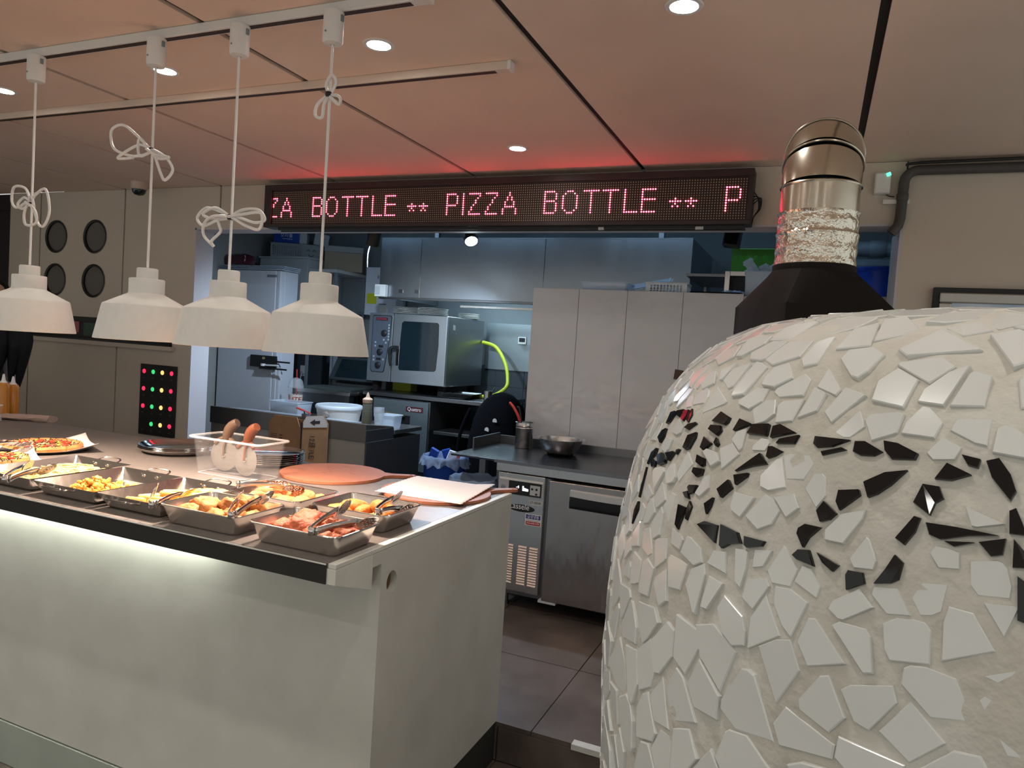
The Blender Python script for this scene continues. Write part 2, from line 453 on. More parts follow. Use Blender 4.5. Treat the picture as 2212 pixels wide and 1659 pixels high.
# ---- kitchen shell
struct('wall_kitchen_back', MB().box(-6.0, 1.6, 6.42, 6.5, KF, KC), M_kwall)
struct('wall_kitchen_left', MB().box(-5.22, -5.14, WY + WT, 5.20, KF, KC).box(-5.68, -5.60, 5.20, 6.42, KF, KC).box(-5.60, -5.22, 5.12, 5.20, KF, KC), mat('kitchen_side_wall', (0.40, 0.38, 0.36), 0.6))
struct('wall_kitchen_right', MB().box(1.2, 1.28, WY + WT, 6.42, KF, KC), M_kwall)
struct('ceiling_kitchen', MB().box(-5.70, 1.28, WY + WT, 6.5, KC, KC + 0.04).box(-5.70, 1.28, WY + WT - 0.02, WY + WT, CZ, KC), M_kceil)
# dark tiled dado on the back wall
dado = struct('wall_tiled_dado', MB().box(-5.60, 1.2, 6.405, 6.42, KF, 1.42), mat('dado_joint', (0.11, 0.13, 0.14), 0.8))
dt = MB().box(0.003, 0.297, -0.007, 0.0, 0.003, 0.197).mesh('wall_tile', M_dkwall)
for i in range(15):
    for j in range(4):
        link('wall_tile', dt, dado, (-5.58 + 0.3 * i, 6.404, 0.62 + 0.2 * j))

# ---- ceiling light tracks
def track(x1, y, z, label, mat_):
    t = T('light_track', label, 'track', (0, y, CZ), group='ceiling light tracks')
    P(t, 'rail', MB().box(-6.6, x1, -0.018, 0.018, -0.030, -0.0005), mat_, bevel=0.002)
    P(t, 'slot', MB().box(-6.6, x1 - 0.05, -0.010, 0.010, -0.0312, -0.0301), mat('track_slot', (0.05, 0.03, 0.025), 0.6))
    P(t, 'end_cap', MB().box(x1 - 0.0005, x1 + 0.012, -0.019, 0.019, -0.031, -0.0005), M_white, bevel=0.001)
track(-1.09, 1.785, CZ, 'white ceiling track carrying the four pendant lamps', M_white)
track(-1.06, 2.30, CZ, 'bare ceiling track without lamps, nearer the red sign', mat('track_cream', (0.70, 0.58, 0.48), 0.5))

# ---- recessed ceiling lights (plus added fill lamps behind the camera)
DL = [(-0.421, 2.055, 'recessed ceiling light nearest the oven flue'), (-1.438, 2.062, 'recessed ceiling light between the two tracks, above their right ends'),
      (-2.419, 2.058, 'recessed ceiling light behind the second pendant cord from the left'), (-3.398, 2.057, 'recessed ceiling light cut by the left edge of the photo'),
      (-1.443, 3.29, 'recessed ceiling light nearest the red sign')]
for x, y, lab in DL:
    t = T('ceiling_downlight', lab, 'light', (x, y, CZ), group='recessed ceiling lights')
    P(t, 'trim_ring', MB().lathe([(0.040, -0.004), (0.052, -0.004), (0.054, -0.0003), (0.036, -0.0003)], seg=32), M_white, True)
    P(t, 'lens', MB().lathe([(0.002, -0.0035), (0.040, -0.0035), (0.040, -0.001), (0.002, -0.001)], seg=32, cap0=True, cap1=True), M_lamp)
    spot('downlight_lamp', (0, 0, -0.012), DOWN_W, (1.0, 0.95, 0.88), 130, 0.8, 0.04, parent=t)
BACK_FILL = [(-0.42, 0.83), (-1.44, 0.83), (-2.42, 0.83), (0.6, 0.83), (-3.4, 0.83), (-0.42, -0.4), (-1.44, -0.4), (-2.42, -0.4), (0.6, -0.4), (-3.4, -0.4), (-1.44, -1.6), (0.1, -1.6), (-2.9, -1.6)]
for k, (x, y) in enumerate(BACK_FILL):  # added fill lamps, out of view, to light the oven and counter front
    t = T('ceiling_downlight', 'added unseen fill light in the ceiling behind the camera', 'light', (x, y, CZ), group='recessed ceiling lights')
    P(t, 'trim_ring', MB().lathe([(0.040, -0.004), (0.052, -0.004), (0.054, -0.0003), (0.036, -0.0003)], seg=24), M_white, True)
    P(t, 'lens', MB().lathe([(0.002, -0.0035), (0.040, -0.0035), (0.040, -0.001), (0.002, -0.001)], seg=24, cap0=True, cap1=True), M_lamp)
    spot('downlight_lamp', (0, 0, -0.012), DOWN_W, (1.0, 0.95, 0.88), 130, 0.8, 0.04, parent=t)

# ================================================================== COUNTER
XE, YF, YP, YB = -1.027, 1.416, 1.618, 2.503
XL = -6.2
ctr = T('serving_counter', 'long pale serving counter with dark top edge and round cable hole', 'counter', (0, 0, 0))
P(ctr, 'countertop', MB().box(XL, XE - 0.024, YF, YB, CT - 0.012, CT), M_top)
P(ctr, 'edge_strip', MB().box(XE - 0.0235, XE, YF, YB, CT - 0.012, CT), M_edge, bevel=0.0015)
# fascia: dark front, slanted underside
fz = CT - 0.0125
prof = [(YF, fz), (YF, CT - 0.052), (1.577, 0.940), (1.577, fz)]
fa = MB().loft([[(XL, y, z) for y, z in prof], [(XE - 0.026, y, z) for y, z in prof]])
P(ctr, 'fascia_core', fa, M_panel)
P(ctr, 'dark_fascia', MB().box(XL, XE - 0.027, YF - 0.003, YF, CT - 0.052, CT - 0.0005), M_band)
P(ctr, 'front_edge', MB().box(XL, XE - 0.0265, YF - 0.0045, YF - 0.0032, CT - 0.004, CT - 0.0002), M_edge)
P(ctr, 'fascia_end', MB().loft([[(XE - 0.0255, y, z) for y, z in prof], [(XE, y, z) for y, z in prof]]), M_edge, bevel=0.001)
P(ctr, 'slot_roof', MB().box(XL, XE, 1.5775, YP, 1.000, fz), M_panel)
P(ctr, 'front_panel', MB().box(XL, XE - 0.020, YP, YP + 0.018, 0.158, 1.0), M_panel)
# end panel with the cable hole
hole = circ(1.674, 0.936, 0.026, 28, ry=0.031)
P(ctr, 'end_panel', MB().holed([(YP, 0.158), (YB, 0.158), (YB, fz), (YP, fz)], [hole], YZ(XE), 0.020), M_panel)
tb = MB(); hh = circ(1.674, 0.936, 0.0262, 28, ry=0.0312)
tb.loft([[(XE - 0.001, y, z) for y, z in hh], [(XE - 0.06, y, z) for y, z in hh]], False, False)
P(ctr, 'cable_hole_lining', tb, M_wood, True)
P(ctr, 'cable_hole_back', MB().loft([[(XE - 0.061, y, z) for y, z in hh], [(XE - 0.064, y, z) for y, z in hh]]), M_wood)
P(ctr, 'back_panel', MB().box(XL, XE - 0.020, YB - 0.02, YB - 0.002, KF + 0.01, fz), M_panel)
P(ctr, 'plinth', MB().box(XL, XE - 0.02, YP - 0.004, YP + 0.014, 0.002, 0.152), M_plinth)
P(ctr, 'kickboard', MB().box(XE - 0.020, XE - 0.004, YP + 0.015, YB, 0.002, 0.1575), M_kick)
P(ctr, 'light_strip', MB().box(XL, -1.62, 1.584, 1.596, 0.992, 0.9995), M_strip, label='glowing white light strip under the counter edge')

# ================================================================== PENDANT LAMPS
YPD = 1.768
bows = {
 0: (2.315, [[(0, 0), (.02, .035), (.01, .055), (-.012, .03)], [(0, 0), (.03, -.005), (.05, -.02), (.035, -.03), (.01, -.01)], [(0, 0), (-.03, -.03), (-.04, -.06), (-.02, -.065), (-.006, -.03)]]),
 1: (1.957, [[(0, 0), (-.05, .02), (-.10, .03), (-.143, .0), (-.12, -.025), (-.05, -.01)], [(0, 0), (-.06, .03), (-.11, .01), (-.07, -.005)], [(0, 0), (.06, .02), (.12, .02), (.142, -.01), (.11, -.02), (.05, -.005)], [(0, 0), (.06, .005), (.13, .01), (.13, -.04), (.08, -.03), (.02, -.005)], [(0, 0), (-.06, 0.0), (-.10, -.02), (-.09, -.06), (-.05, -.095)], [(-.03, -.01), (-.03, -.03), (-.022, -.05), (-.05, -.08), (-.05, -.095)]]),
 2: (2.185, [[(0, 0), (-.07, .05), (-.13, .09), (-.19, .085), (-.205, .055), (-.17, .01), (-.09, -.015), (-.03, -.01)], [(0, 0), (-.05, .02), (-.12, -.005), (-.16, -.02), (-.08, -.022)], [(0, 0), (.03, -.005), (.08, -.03), (.105, -.07), (.085, -.105), (.06, -.085), (.02, -.02)], [(0, 0), (-.03, .035), (-.055, .025), (-.04, -.02)], [(0, 0), (.04, -.02), (.095, -.03), (.06, -.035)]]),
 3: (2.02, [[(0, 0), (-.04, .055), (-.09, .06), (-.11, .01), (-.09, -.015), (-.02, 0)], [(0, 0), (-.03, .02), (-.06, -.005), (-.05, -.02)], [(0, 0), (.05, .03), (.095, .045), (.11, -.03), (.10, -.085), (.06, -.08), (.02, -.02)], [(0, 0), (.03, .02), (.03, -.02)], [(0, 0), (.05, -.03), (.05, -.075), (.01, -.085), (-.01, -.05), (-.005, -.01)]]),
}
def spl(pts, n=6):
    pts = [Vector(p) for p in pts]; out = []
    for i in range(len(pts) - 1):
        p0 = pts[max(i - 1, 0)]; p1 = pts[i]; p2 = pts[i + 1]; p3 = pts[min(i + 2, len(pts) - 1)]
        for k in range(n):
            t = k / n
            out.append(0.5 * ((2 * p1) + (p2 - p0) * t + (2 * p0 - 5 * p1 + 4 * p2 - p3) * t * t + (3 * p1 - p0 - 3 * p2 + p3) * t ** 3))
    out.append(pts[-1]); return out
plab = ['white pendant lamp nearest the kitchen sign, small cord bundle up high', 'white pendant lamp, second from the right, wide bow of tied cord',
        'white pendant lamp, third from the right, tilted loose cord loop', 'white pendant lamp cut by the left edge of the photo']
for i, (px, dz) in enumerate(((-1.397, 0.0), (-1.758, 0.0), (-2.122, 0.0), (-2.735, 0.0))):
    t = T('pendant_lamp', plab[i], 'lamp', (px, YPD, 1.543), group='white pendant lamps over the counter')
    H = CZ - 0.031 - 1.543
    P(t, 'canopy', MB().lathe([(0.006, H - 0.095), (0.027, H - 0.092), (0.030, H - 0.085), (0.030, H)], seg=24, cap1=True), M_white, True)
    P(t, 'screw', MB().tube([(-0.004, -0.029, H - 0.065), (-0.004, -0.0315, H - 0.065)], 0.003, 8), M_grey)
    P(t, 'latch', MB().box(0.029, 0.034, -0.006, 0.004, H - 0.03, H - 0.012), M_grey)
    lean = 0.0
    P(t, 'cord', MB().tube([(0, 0, H - 0.094), (0, 0, 0.248)], 0.0042, 8), M_cord, True)
    zb, loops = bows[i]; zb -= 1.543
    lb = MB()
    for q, lp in enumerate(loops):
        k = len(lp)
        pts = [(x, 0.006 * math.sin(2.1 * j + q) - 0.004 - 0.004 * q, zb + z) for j, (x, z) in enumerate(lp)]
        if (lp[-1][0] ** 2 + lp[-1][1] ** 2) < 0.006: pts.append((0.001, -0.004, zb - 0.002))
        lb.tube(spl(pts), 0.0048, 7)
    P(t, 'cord_bundle', lb, M_cord, True)
    P(t, 'cable_tie', MB().lathe([(0.008, -0.008), (0.010, -0.004), (0.010, 0.004), (0.008, 0.008)], c=(0, -0.006, zb), seg=12, cap0=True, cap1=True), M_black, True)
    P(t, 'socket_cap', MB().lathe([(0.0, 0.246), (0.0315, 0.245), (0.0335, 0.242), (0.0335, 0.210)], seg=40), M_shade, True)
    P(t, 'neck', MB().lathe([(0.0335, 0.210), (0.054, 0.209), (0.056, 0.206), (0.056, 0.160)], seg=48), M_shade, True)
    P(t, 'shade', MB().lathe([(0.056, 0.160), (0.058, 0.157), (0.131, 0.119), (0.1335, 0.115), (0.157, 0.001), (0.1557, 0.0), (0.154, 0.003), (0.1305, 0.116), (0.055, 0.155), (0.055, 0.19), (0.001, 0.19)], seg=72), M_shade, True)
    P(t, 'bulb', MB().lathe([(0.012, 0.185), (0.018, 0.15), (0.030, 0.12), (0.033, 0.095), (0.026, 0.07), (0.001, 0.062)], seg=20), M_bulb, True)
    spot('pendant_light', (0, 0, 0.058), PENDANT_W, (1.0, 0.79, 0.66), 112, 0.7, 0.03, parent=t)

# ================================================================== LED SIGN
SG = {
 'B': ["11111.", "1....1", "1....1", "1....1", "11111.", "1....1", "1....1", "1....1", "1....1", "11111."],
 'O': ["..111..", ".1...1.", "1.....1", "1.....1", "1.....1", "1.....1", "1.....1", "1.....1", ".1...1.", "..111.."],
 'T': ["1111111"] + ["...1..."] * 9,
 'L': ["1....."] * 9 + ["111111"],
 'E': ["111111", "1.....", "1.....", "1.....", "111111", "1.....", "1.....", "1.....", "1.....", "111111"],
 '*': ["", "", "", "", "..1..", "11111", "..1..", ".1.1."],
 'P': ["11111.", "1....1", "1....1", "1....1", "1....1", "11111.", "1.....", "1.....", "1.....", "1....."],
 'I': ["1"] * 10,
 'Z': ["111111", ".....1", "....1.", "...1..", "...1..", "..1...", ".1....", ".1....", "1.....", "111111"],
 'A': ["...1...", "...1...", "..1.1..", "..1.1..", ".1...1.", ".1...1.", ".11111.", "1.....1", "1.....1", "1.....1"],
}
lay = [('Z', -3), ('A', 5), ('B', 24), ('O', 32), ('T', 41), ('T', 49), ('L', 58), ('E', 65), ('*', 77), ('*', 83), ('P', 97), ('I', 105), ('Z', 108), ('Z', 116), ('A', 124),
       ('B', 143), ('O', 151), ('T', 160), ('T', 168), ('L', 177), ('E', 184), ('*', 195), ('*', 201), ('P', 216)]
lit = set()
for ch, c0 in lay:
    for r, row in enumerate(SG[ch]):
        for c, q in enumerate(row):
            if q == '1' and 0 <= c0 + c < 224: lit.add((c0 + c, r + 3))
SGY = 3.70
sign = T('led_sign', 'long black scrolling sign with red dot letters above the kitchen opening', 'sign', (0, 0, 0))
P(sign, 'housing', MB().box(-3.400, -0.352, SGY + 0.012, WY - 0.002, 2.283, 2.556), M_black, bevel=0.004)
fr = MB()
fr.box(-3.400, -0.352, SGY - 0.006, SGY + 0.012, 2.520, 2.556).box(-3.400, -0.352, SGY - 0.006, SGY + 0.012, 2.283, 2.304)
fr.box(-3.400, -3.340, SGY - 0.006, SGY + 0.012, 2.304, 2.520).box(-0.374, -0.352, SGY - 0.006, SGY + 0.012, 2.304, 2.520)
P(sign, 'frame', fr, mat('sign_frame', (0.030, 0.020, 0.020), 0.4), bevel=0.002)
P(sign, 'face', MB().box(-3.340, -0.374, SGY + 0.004, SGY + 0.0118, 2.304, 2.520), M_signface)
on, off = MB(), MB()
for c in range(224):
    for r in range(16):
        x = -3.329 + 0.0132 * c; z = 2.5055 - 0.01284 * r
        if (c, r) in lit:
            on.lathe([(0.0042, 0.0), (0.0032, -0.002), (0.0004, -0.003)], c=(0, 0, 0), seg=8)
            k = 24
            on.v[-k:] = [(x + a, SGY + 0.0039 + cc, z + b) for a, b, cc in on.v[-k:]]
        else:
            off.add([(x - 0.0022, SGY + 0.0035, z - 0.0030), (x + 0.0022, SGY + 0.0035, z - 0.0030), (x + 0.0022, SGY + 0.0035, z + 0.0030), (x - 0.0022, SGY + 0.0035, z + 0.0030)], [(0, 1, 2, 3)])
lo = P(sign, 'lit_dots', on, M_led, stuff=True, label='red lit dots spelling PIZZA BOTTLE')
P(sign, 'unlit_dots', off, M_ledoff, stuff=True)
P(sign, 'mounting_rail', MB().box(-3.30, -0.38, SGY + 0.02, SGY + 0.035, 2.268, 2.2825).box(-3.30, -0.38, SGY + 0.05, SGY + 0.06, 2.262, 2.27), M_black)
P(sign, 'clip', MB().box(-0.62, -0.58, SGY + 0.018, SGY + 0.03, 2.262, 2.276).box(-1.13, -1.10, SGY + 0.018, SGY + 0.03, 2.262, 2.276), M_lgrey)
cw = MB()
for q in range(4):
    cw.tube(spl([(-0.352, SGY + 0.05, 2.45 - 0.02 * q), (-0.332 + 0.005 * q, SGY + 0.05, 2.42), (-0.326 + 0.003 * q, SGY + 0.055, 2.37), (-0.345, SGY + 0.06, 2.33), (-0.352, SGY + 0.06, 2.29)]), 0.0028, 6)
P(sign, 'cable', cw, M_black, True)
P(sign, 'side_knob', MB().lathe([(0.002, 0.012), (0.009, 0.010), (0.010, 0)], seg=12).xform(Matrix.Translation((-3.4005, SGY + 0.03, 2.50)) @ Matrix.Rotation(-PI / 2, 4, 'Y')), M_black, True)
# ================================================================== MOSAIC PIZZA OVEN
OC = (0.43328, 1.40072); OR_ = 0.76; OZ0, OZT, OA, OB, OK_ = 1.08667, 1.69278, 0.33051, 0.81884, -0.04885
def oven_r(z):
    if z <= OZ0: return OR_ + OK_ * (OZ0 - z)
    if z >= OZT: return 0.0
    s = ((z - OZ0) / (OZT - OZ0)) ** (1 / OB)
    return OR_ * max(0.0, 1 - s * s) ** (OA / 2)
def oven_normal(p):
    dx, dy = p[0] - OC[0], p[1] - OC[1]; h = math.hypot(dx, dy) or 1e-6
    if p[2] <= OZ0: return Vector((dx / h, dy / h, OK_)).normalized()
    gr = (2 / OA) / OR_ * (h / OR_) ** (2 / OA - 1)
    gz = (2 / OB) / (OZT - OZ0) * ((p[2] - OZ0) / (OZT - OZ0)) ** (2 / OB - 1)
    return Vector((gr * dx / h, gr * dy / h, gz)).normalized()
def oven_hit(px, py):
    d = pixel_ray(px, py); o = Vector((0, 0, CAMZ)); t = 0.25; step = 0.004
    while t < 3:
        p = o + d * t
        if p.z < OZT and math.hypot(p.x - OC[0], p.y - OC[1]) < oven_r(p.z):
            lo, hi = t - step, t
            for _ in range(18):
                m = (lo + hi) / 2; p = o + d * m
                if p.z < OZT and math.hypot(p.x - OC[0], p.y - OC[1]) < oven_r(p.z): hi = m
                else: lo = m
            return o + d * hi
        t += step
    return None
oven = T('pizza_oven', 'round pizza oven covered in broken white tile with black mosaic letters', 'oven', (OC[0], OC[1], 0))
ang = [i / 40 * PI / 2 for i in range(41)]
pr = [(oven_r(z), z) for z in [0.0 + OZ0 * i / 30 for i in range(31)]] + [(OR_ * max(math.cos(a), 1e-4) ** OA, OZ0 + (OZT - OZ0) * math.sin(a) ** OB) for a in ang[1:]]
ex = []                      # even out the profile towards the apex
for (r0, z0), (r1, z1) in zip(pr[:-1], pr[1:]):
    n = max(1, int(math.hypot(r1 - r0, z1 - z0) / 0.035))
    ex += [(r0 + (r1 - r0) * k / n, z0 + (z1 - z0) * k / n) for k in range(n)]
ex.append((0.004, pr[-1][1]))
dm = MB().lathe(ex, seg=128, cap1=True)
vv = []
for p in dm.v:
    q = Vector(p); k = noise.noise(q * 9.0) * 0.0035 + noise.noise(q * 28.0) * 0.002
    h = math.hypot(q.x, q.y) or 1e-6
    nz = 1.0 if q.z > 1.6 else 0.0
    vv.append((q.x * (1 + (k / h if h > 0.05 else 0) * (1 - 0.7 * nz)), q.y * (1 + (k / h if h > 0.05 else 0) * (1 - 0.7 * nz)), q.z + nz * k))
dm.v = vv
P(oven, 'mortar_dome', dm, M_mortar, True)

BLK_A = [[(495,770),(530,690),(560,680),(555,705),(515,760)],[(555,700),(575,680),(625,670),(620,685),(585,725)],[(600,740),(620,680),(658,672),(640,722),(615,755)],[(635,745),(662,690),(682,665),(680,710),(650,765)],
 [(438,865),(470,815),(497,800),(480,860),(450,905)],[(622,800),(650,775),(710,760),(718,772),(650,815)],[(612,940),(650,850),(712,828),(705,860),(655,945),(630,955)],[(565,985),(570,955),(592,948)],
 [(490,975),(550,962),(555,970),(510,1030)],[(430,990),(465,970),(490,1020),(485,1045),(440,1060)],[(390,1050),(405,1015),(425,1030),(410,1070),(395,1075)],[(363,1055),(395,970),(432,938),(420,985)],
 [(305,1290),(345,1130),(362,1070),(355,1110),(325,1200)],[(258,1475),(275,1375),(303,1310),(297,1370)],[(815,755),(885,685),(945,725),(930,760),(905,780)],[(790,810),(810,780),(880,785),(885,820),(850,855)],
 [(735,940),(765,860),(812,905),(750,955)],[(832,905),(850,868),(862,910),(845,930)],[(705,1040),(715,985),(760,1010),(760,1060),(740,1070)],[(678,1110),(690,1075),(755,1085),(745,1130),(710,1145)],
 [(648,1215),(660,1198),(718,1200),(690,1255),(660,1265)],[(615,1250),(650,1240),(660,1300),(635,1290)],[(560,1480),(585,1330),(645,1355),(580,1515)],[(632,1440),(650,1350),(665,1310),(680,1350),(645,1450)],
 [(765,1330),(828,1285),(810,1350),(778,1405)],[(965,820),(1015,735),(1095,770),(1020,800)],[(1060,840),(1100,775),(1222,772),(1205,850),(1195,858)],[(1225,870),(1245,790),(1300,775),(1410,835)],
 [(1265,910),(1290,880),(1435,852),(1400,915)],[(1198,1005),(1215,930),(1245,928),(1318,965),(1260,1000),(1210,1015)],[(975,1105),(1080,1030),(1160,975),(1210,1055),(1100,1070)],[(970,1130),(1075,1115),(1065,1140),(980,1200)],
 [(852,1230),(935,1160),(960,1220),(880,1290)],[(712,1473),(770,1450),(860,1480),(840,1610)],[(880,1470),(1000,1530),(1020,1610),(940,1615),(885,1645),(868,1625)],[(1042,1620),(1045,1555),(1195,1595),(1170,1630),(1060,1640)]]
BLK_B = [[(192,915),(205,860),(460,888),(330,935),(220,942)],[(245,970),(400,940),(430,955),(255,995)],[(470,970),(485,895),(560,895),(685,970),(620,1000),(520,995)],[(683,890),(790,910),(935,985),(912,1028),(740,1022),(690,960)],
 [(540,1180),(700,1110),(860,1095),(740,1200),(640,1265),(570,1290)],[(350,1320),(370,1235),(515,1230),(525,1270),(375,1380)],[(215,1380),(270,1310),(360,1400),(310,1445),(240,1460)],[(78,1540),(90,1500),(140,1470),(250,1495),(160,1570),(120,1640)],
 [(1230,990),(1370,1025),(1350,1085),(1275,1065)],[(1040,1160),(1130,1045),(1305,1130),(1160,1170)],[(1400,1030),(1495,1010),(1580,1130),(1620,1250),(1575,1320),(1440,1150)],[(890,1325),(960,1190),(1080,1210),(1110,1295),(1050,1330),(1010,1420)],
 [(765,1575),(905,1415),(950,1430),(910,1530),(830,1625)],[(975,1460),(1200,1495),(1500,1555),(1280,1560),(1080,1585),(1000,1550)],[(1565,1545),(1565,1380),(1615,1360),(1666,1480),(1690,1560)]]
BLK_D = [[(1350,70),(1550,45),(1525,165),(1440,175)],[(1600,45),(1690,150),(1700,260),(1590,255)],[(1110,65),(1330,75),(1180,105)],[(1625,305),(1700,360),(1710,660),(1625,625)],[(45,160),(90,120),(165,125),(200,245),(80,195)],
 [(218,140),(375,235),(330,280),(260,215)],[(420,300),(440,265),(545,285),(560,365),(425,410)],[(615,365),(700,260),(770,155),(830,215),(800,340),(740,365)]]
blacks = []
for L, ox, oy, sc in ((BLK_A, 1290, 680, 3.253), (BLK_B, 1700, 680, 3.254), (BLK_D, 1700, 1150, 3.26)):
    for poly in L:
        pts = [oven_hit(ox + x / sc, oy + y / sc) for x, y in poly]
        pts = [p for p in pts if p is not None]
        if len(pts) < 3: continue
        mx = max((a - b).length for a in pts for b in pts)
        if mx > 0.22: continue
        blacks.append(pts)
ocv = Vector((OC[0], OC[1], 0))
bsamp = []
for pts in blacks:
    mb = MB(); n = len(pts)
    c = sum(pts, Vector()) / n
    nc = oven_normal(c)
    ring0, ring1, ring2 = [], [], []
    for p in pts:
        q = p.lerp(c, 0.03); nn = (oven_normal(p) * 0.3 + nc * 0.7).normalized()
        ring0.append(q - nn * 0.010 - ocv); ring1.append(q + nn * 0.0030 - ocv); ring2.append(q.lerp(c, 0.04) + nn * 0.0042 - ocv)
    mb.loft([ring0, ring1, ring2])
    P(oven, 'black_mosaic_tile', mb, M_shardb)
    s = []
    for i in range(n):
        a, b = pts[i], pts[(i + 1) % n]
        for k in range(6): s.append(a.lerp(b, k / 6))
    bsamp.append((c, s, mx))
# white shards: random seeds on the dome, each cell cut from its neighbours
prof = np.array(ex); seg = np.hypot(np.diff(prof[:, 0]), np.diff(prof[:, 1])); mid = (prof[1:] + prof[:-1]) / 2
wgt = seg * mid[:, 0]; wgt[mid[:, 1] < 0.02] = 0; wgt /= wgt.sum()
rg = np.random.default_rng(11)
N = 26000
idx = rg.choice(len(seg), N, p=wgt); fr_ = rg.random(N); th = rg.random(N) * 2 * PI
cr = prof[idx, 0] + (prof[idx + 1, 0] - prof[idx, 0]) * fr_; cz = prof[idx, 1] + (prof[idx + 1, 1] - prof[idx, 1]) * fr_
cand = np.stack([OC[0] + cr * np.cos(th), OC[1] + cr * np.sin(th), cz], 1)
def to_surface(p):            # slide a point along the ray from the dome centre until it meets the surface
    c = Vector((OC[0], OC[1], OZ0 - 0.25)); d = Vector(p) - c; lo, hi = 0.6, 1.4
    for _ in range(22):
        m = (lo + hi) / 2; q = c + d * m
        if q.z < OZT and math.hypot(q.x - OC[0], q.y - OC[1]) < oven_r(q.z): lo = m
        else: hi = m
    return c + d * lo
extra = []
flat = [q for c, s, m in bsamp for q in s]
for _ in range(7000):
    q = flat[rnd.randrange(len(flat))]; n = oven_normal(q); tx = n.orthogonal().normalized(); ty = n.cross(tx)
    a, r = rnd.random() * 2 * PI, 0.08 * math.sqrt(rnd.random())
    extra.append(to_surface(q + tx * r * math.cos(a) + ty * r * math.sin(a)))
cand = np.concatenate([np.array(extra), cand]); N = len(cand)
grid = {}; seeds = []; DMAX = 0.064
rad = 0.036 + 0.028 * rg.random(N)
bs_all = np.array([q for c, s, m in bsamp for q in s])
near = np.zeros(N, bool)
for q in bs_all[::2]:
    near |= ((cand - q) ** 2).sum(1) < 0.075 ** 2
rad[near] = 0.027 + 0.015 * rg.random(near.sum())
order = np.argsort(~near, kind='stable')
for q in order:
    p = cand[q]; key = tuple((p // DMAX).astype(int)); ok = True
    for dx in (-1, 0, 1):
        for dy in (-1, 0, 1):
            for dz in (-1, 0, 1):
                for s in grid.get((key[0] + dx, key[1] + dy, key[2] + dz), ()):
                    if ((seeds[s] - p) ** 2).sum() < rad[q] ** 2: ok = False; break
                if not ok: break
            if not ok: break
        if not ok: break
    if ok:
        grid.setdefault(key, []).append(len(seeds)); seeds.append(p)
seeds = np.array(seeds)
def clip(poly, a, b, c):      # keep a*x + b*y <= c
    out = []
    for i in range(len(poly)):
        p, q = poly[i], poly[(i + 1) % len(poly)]
        fp, fq = a * p[0] + b * p[1] - c, a * q[0] + b * q[1] - c
        if fp <= 0: out.append(p)
        if (fp < 0 < fq) or (fq < 0 < fp):
            t = fp / (fp - fq); out.append((p[0] + (q[0] - p[0]) * t, p[1] + (q[1] - p[1]) * t))
    return out
shards = []
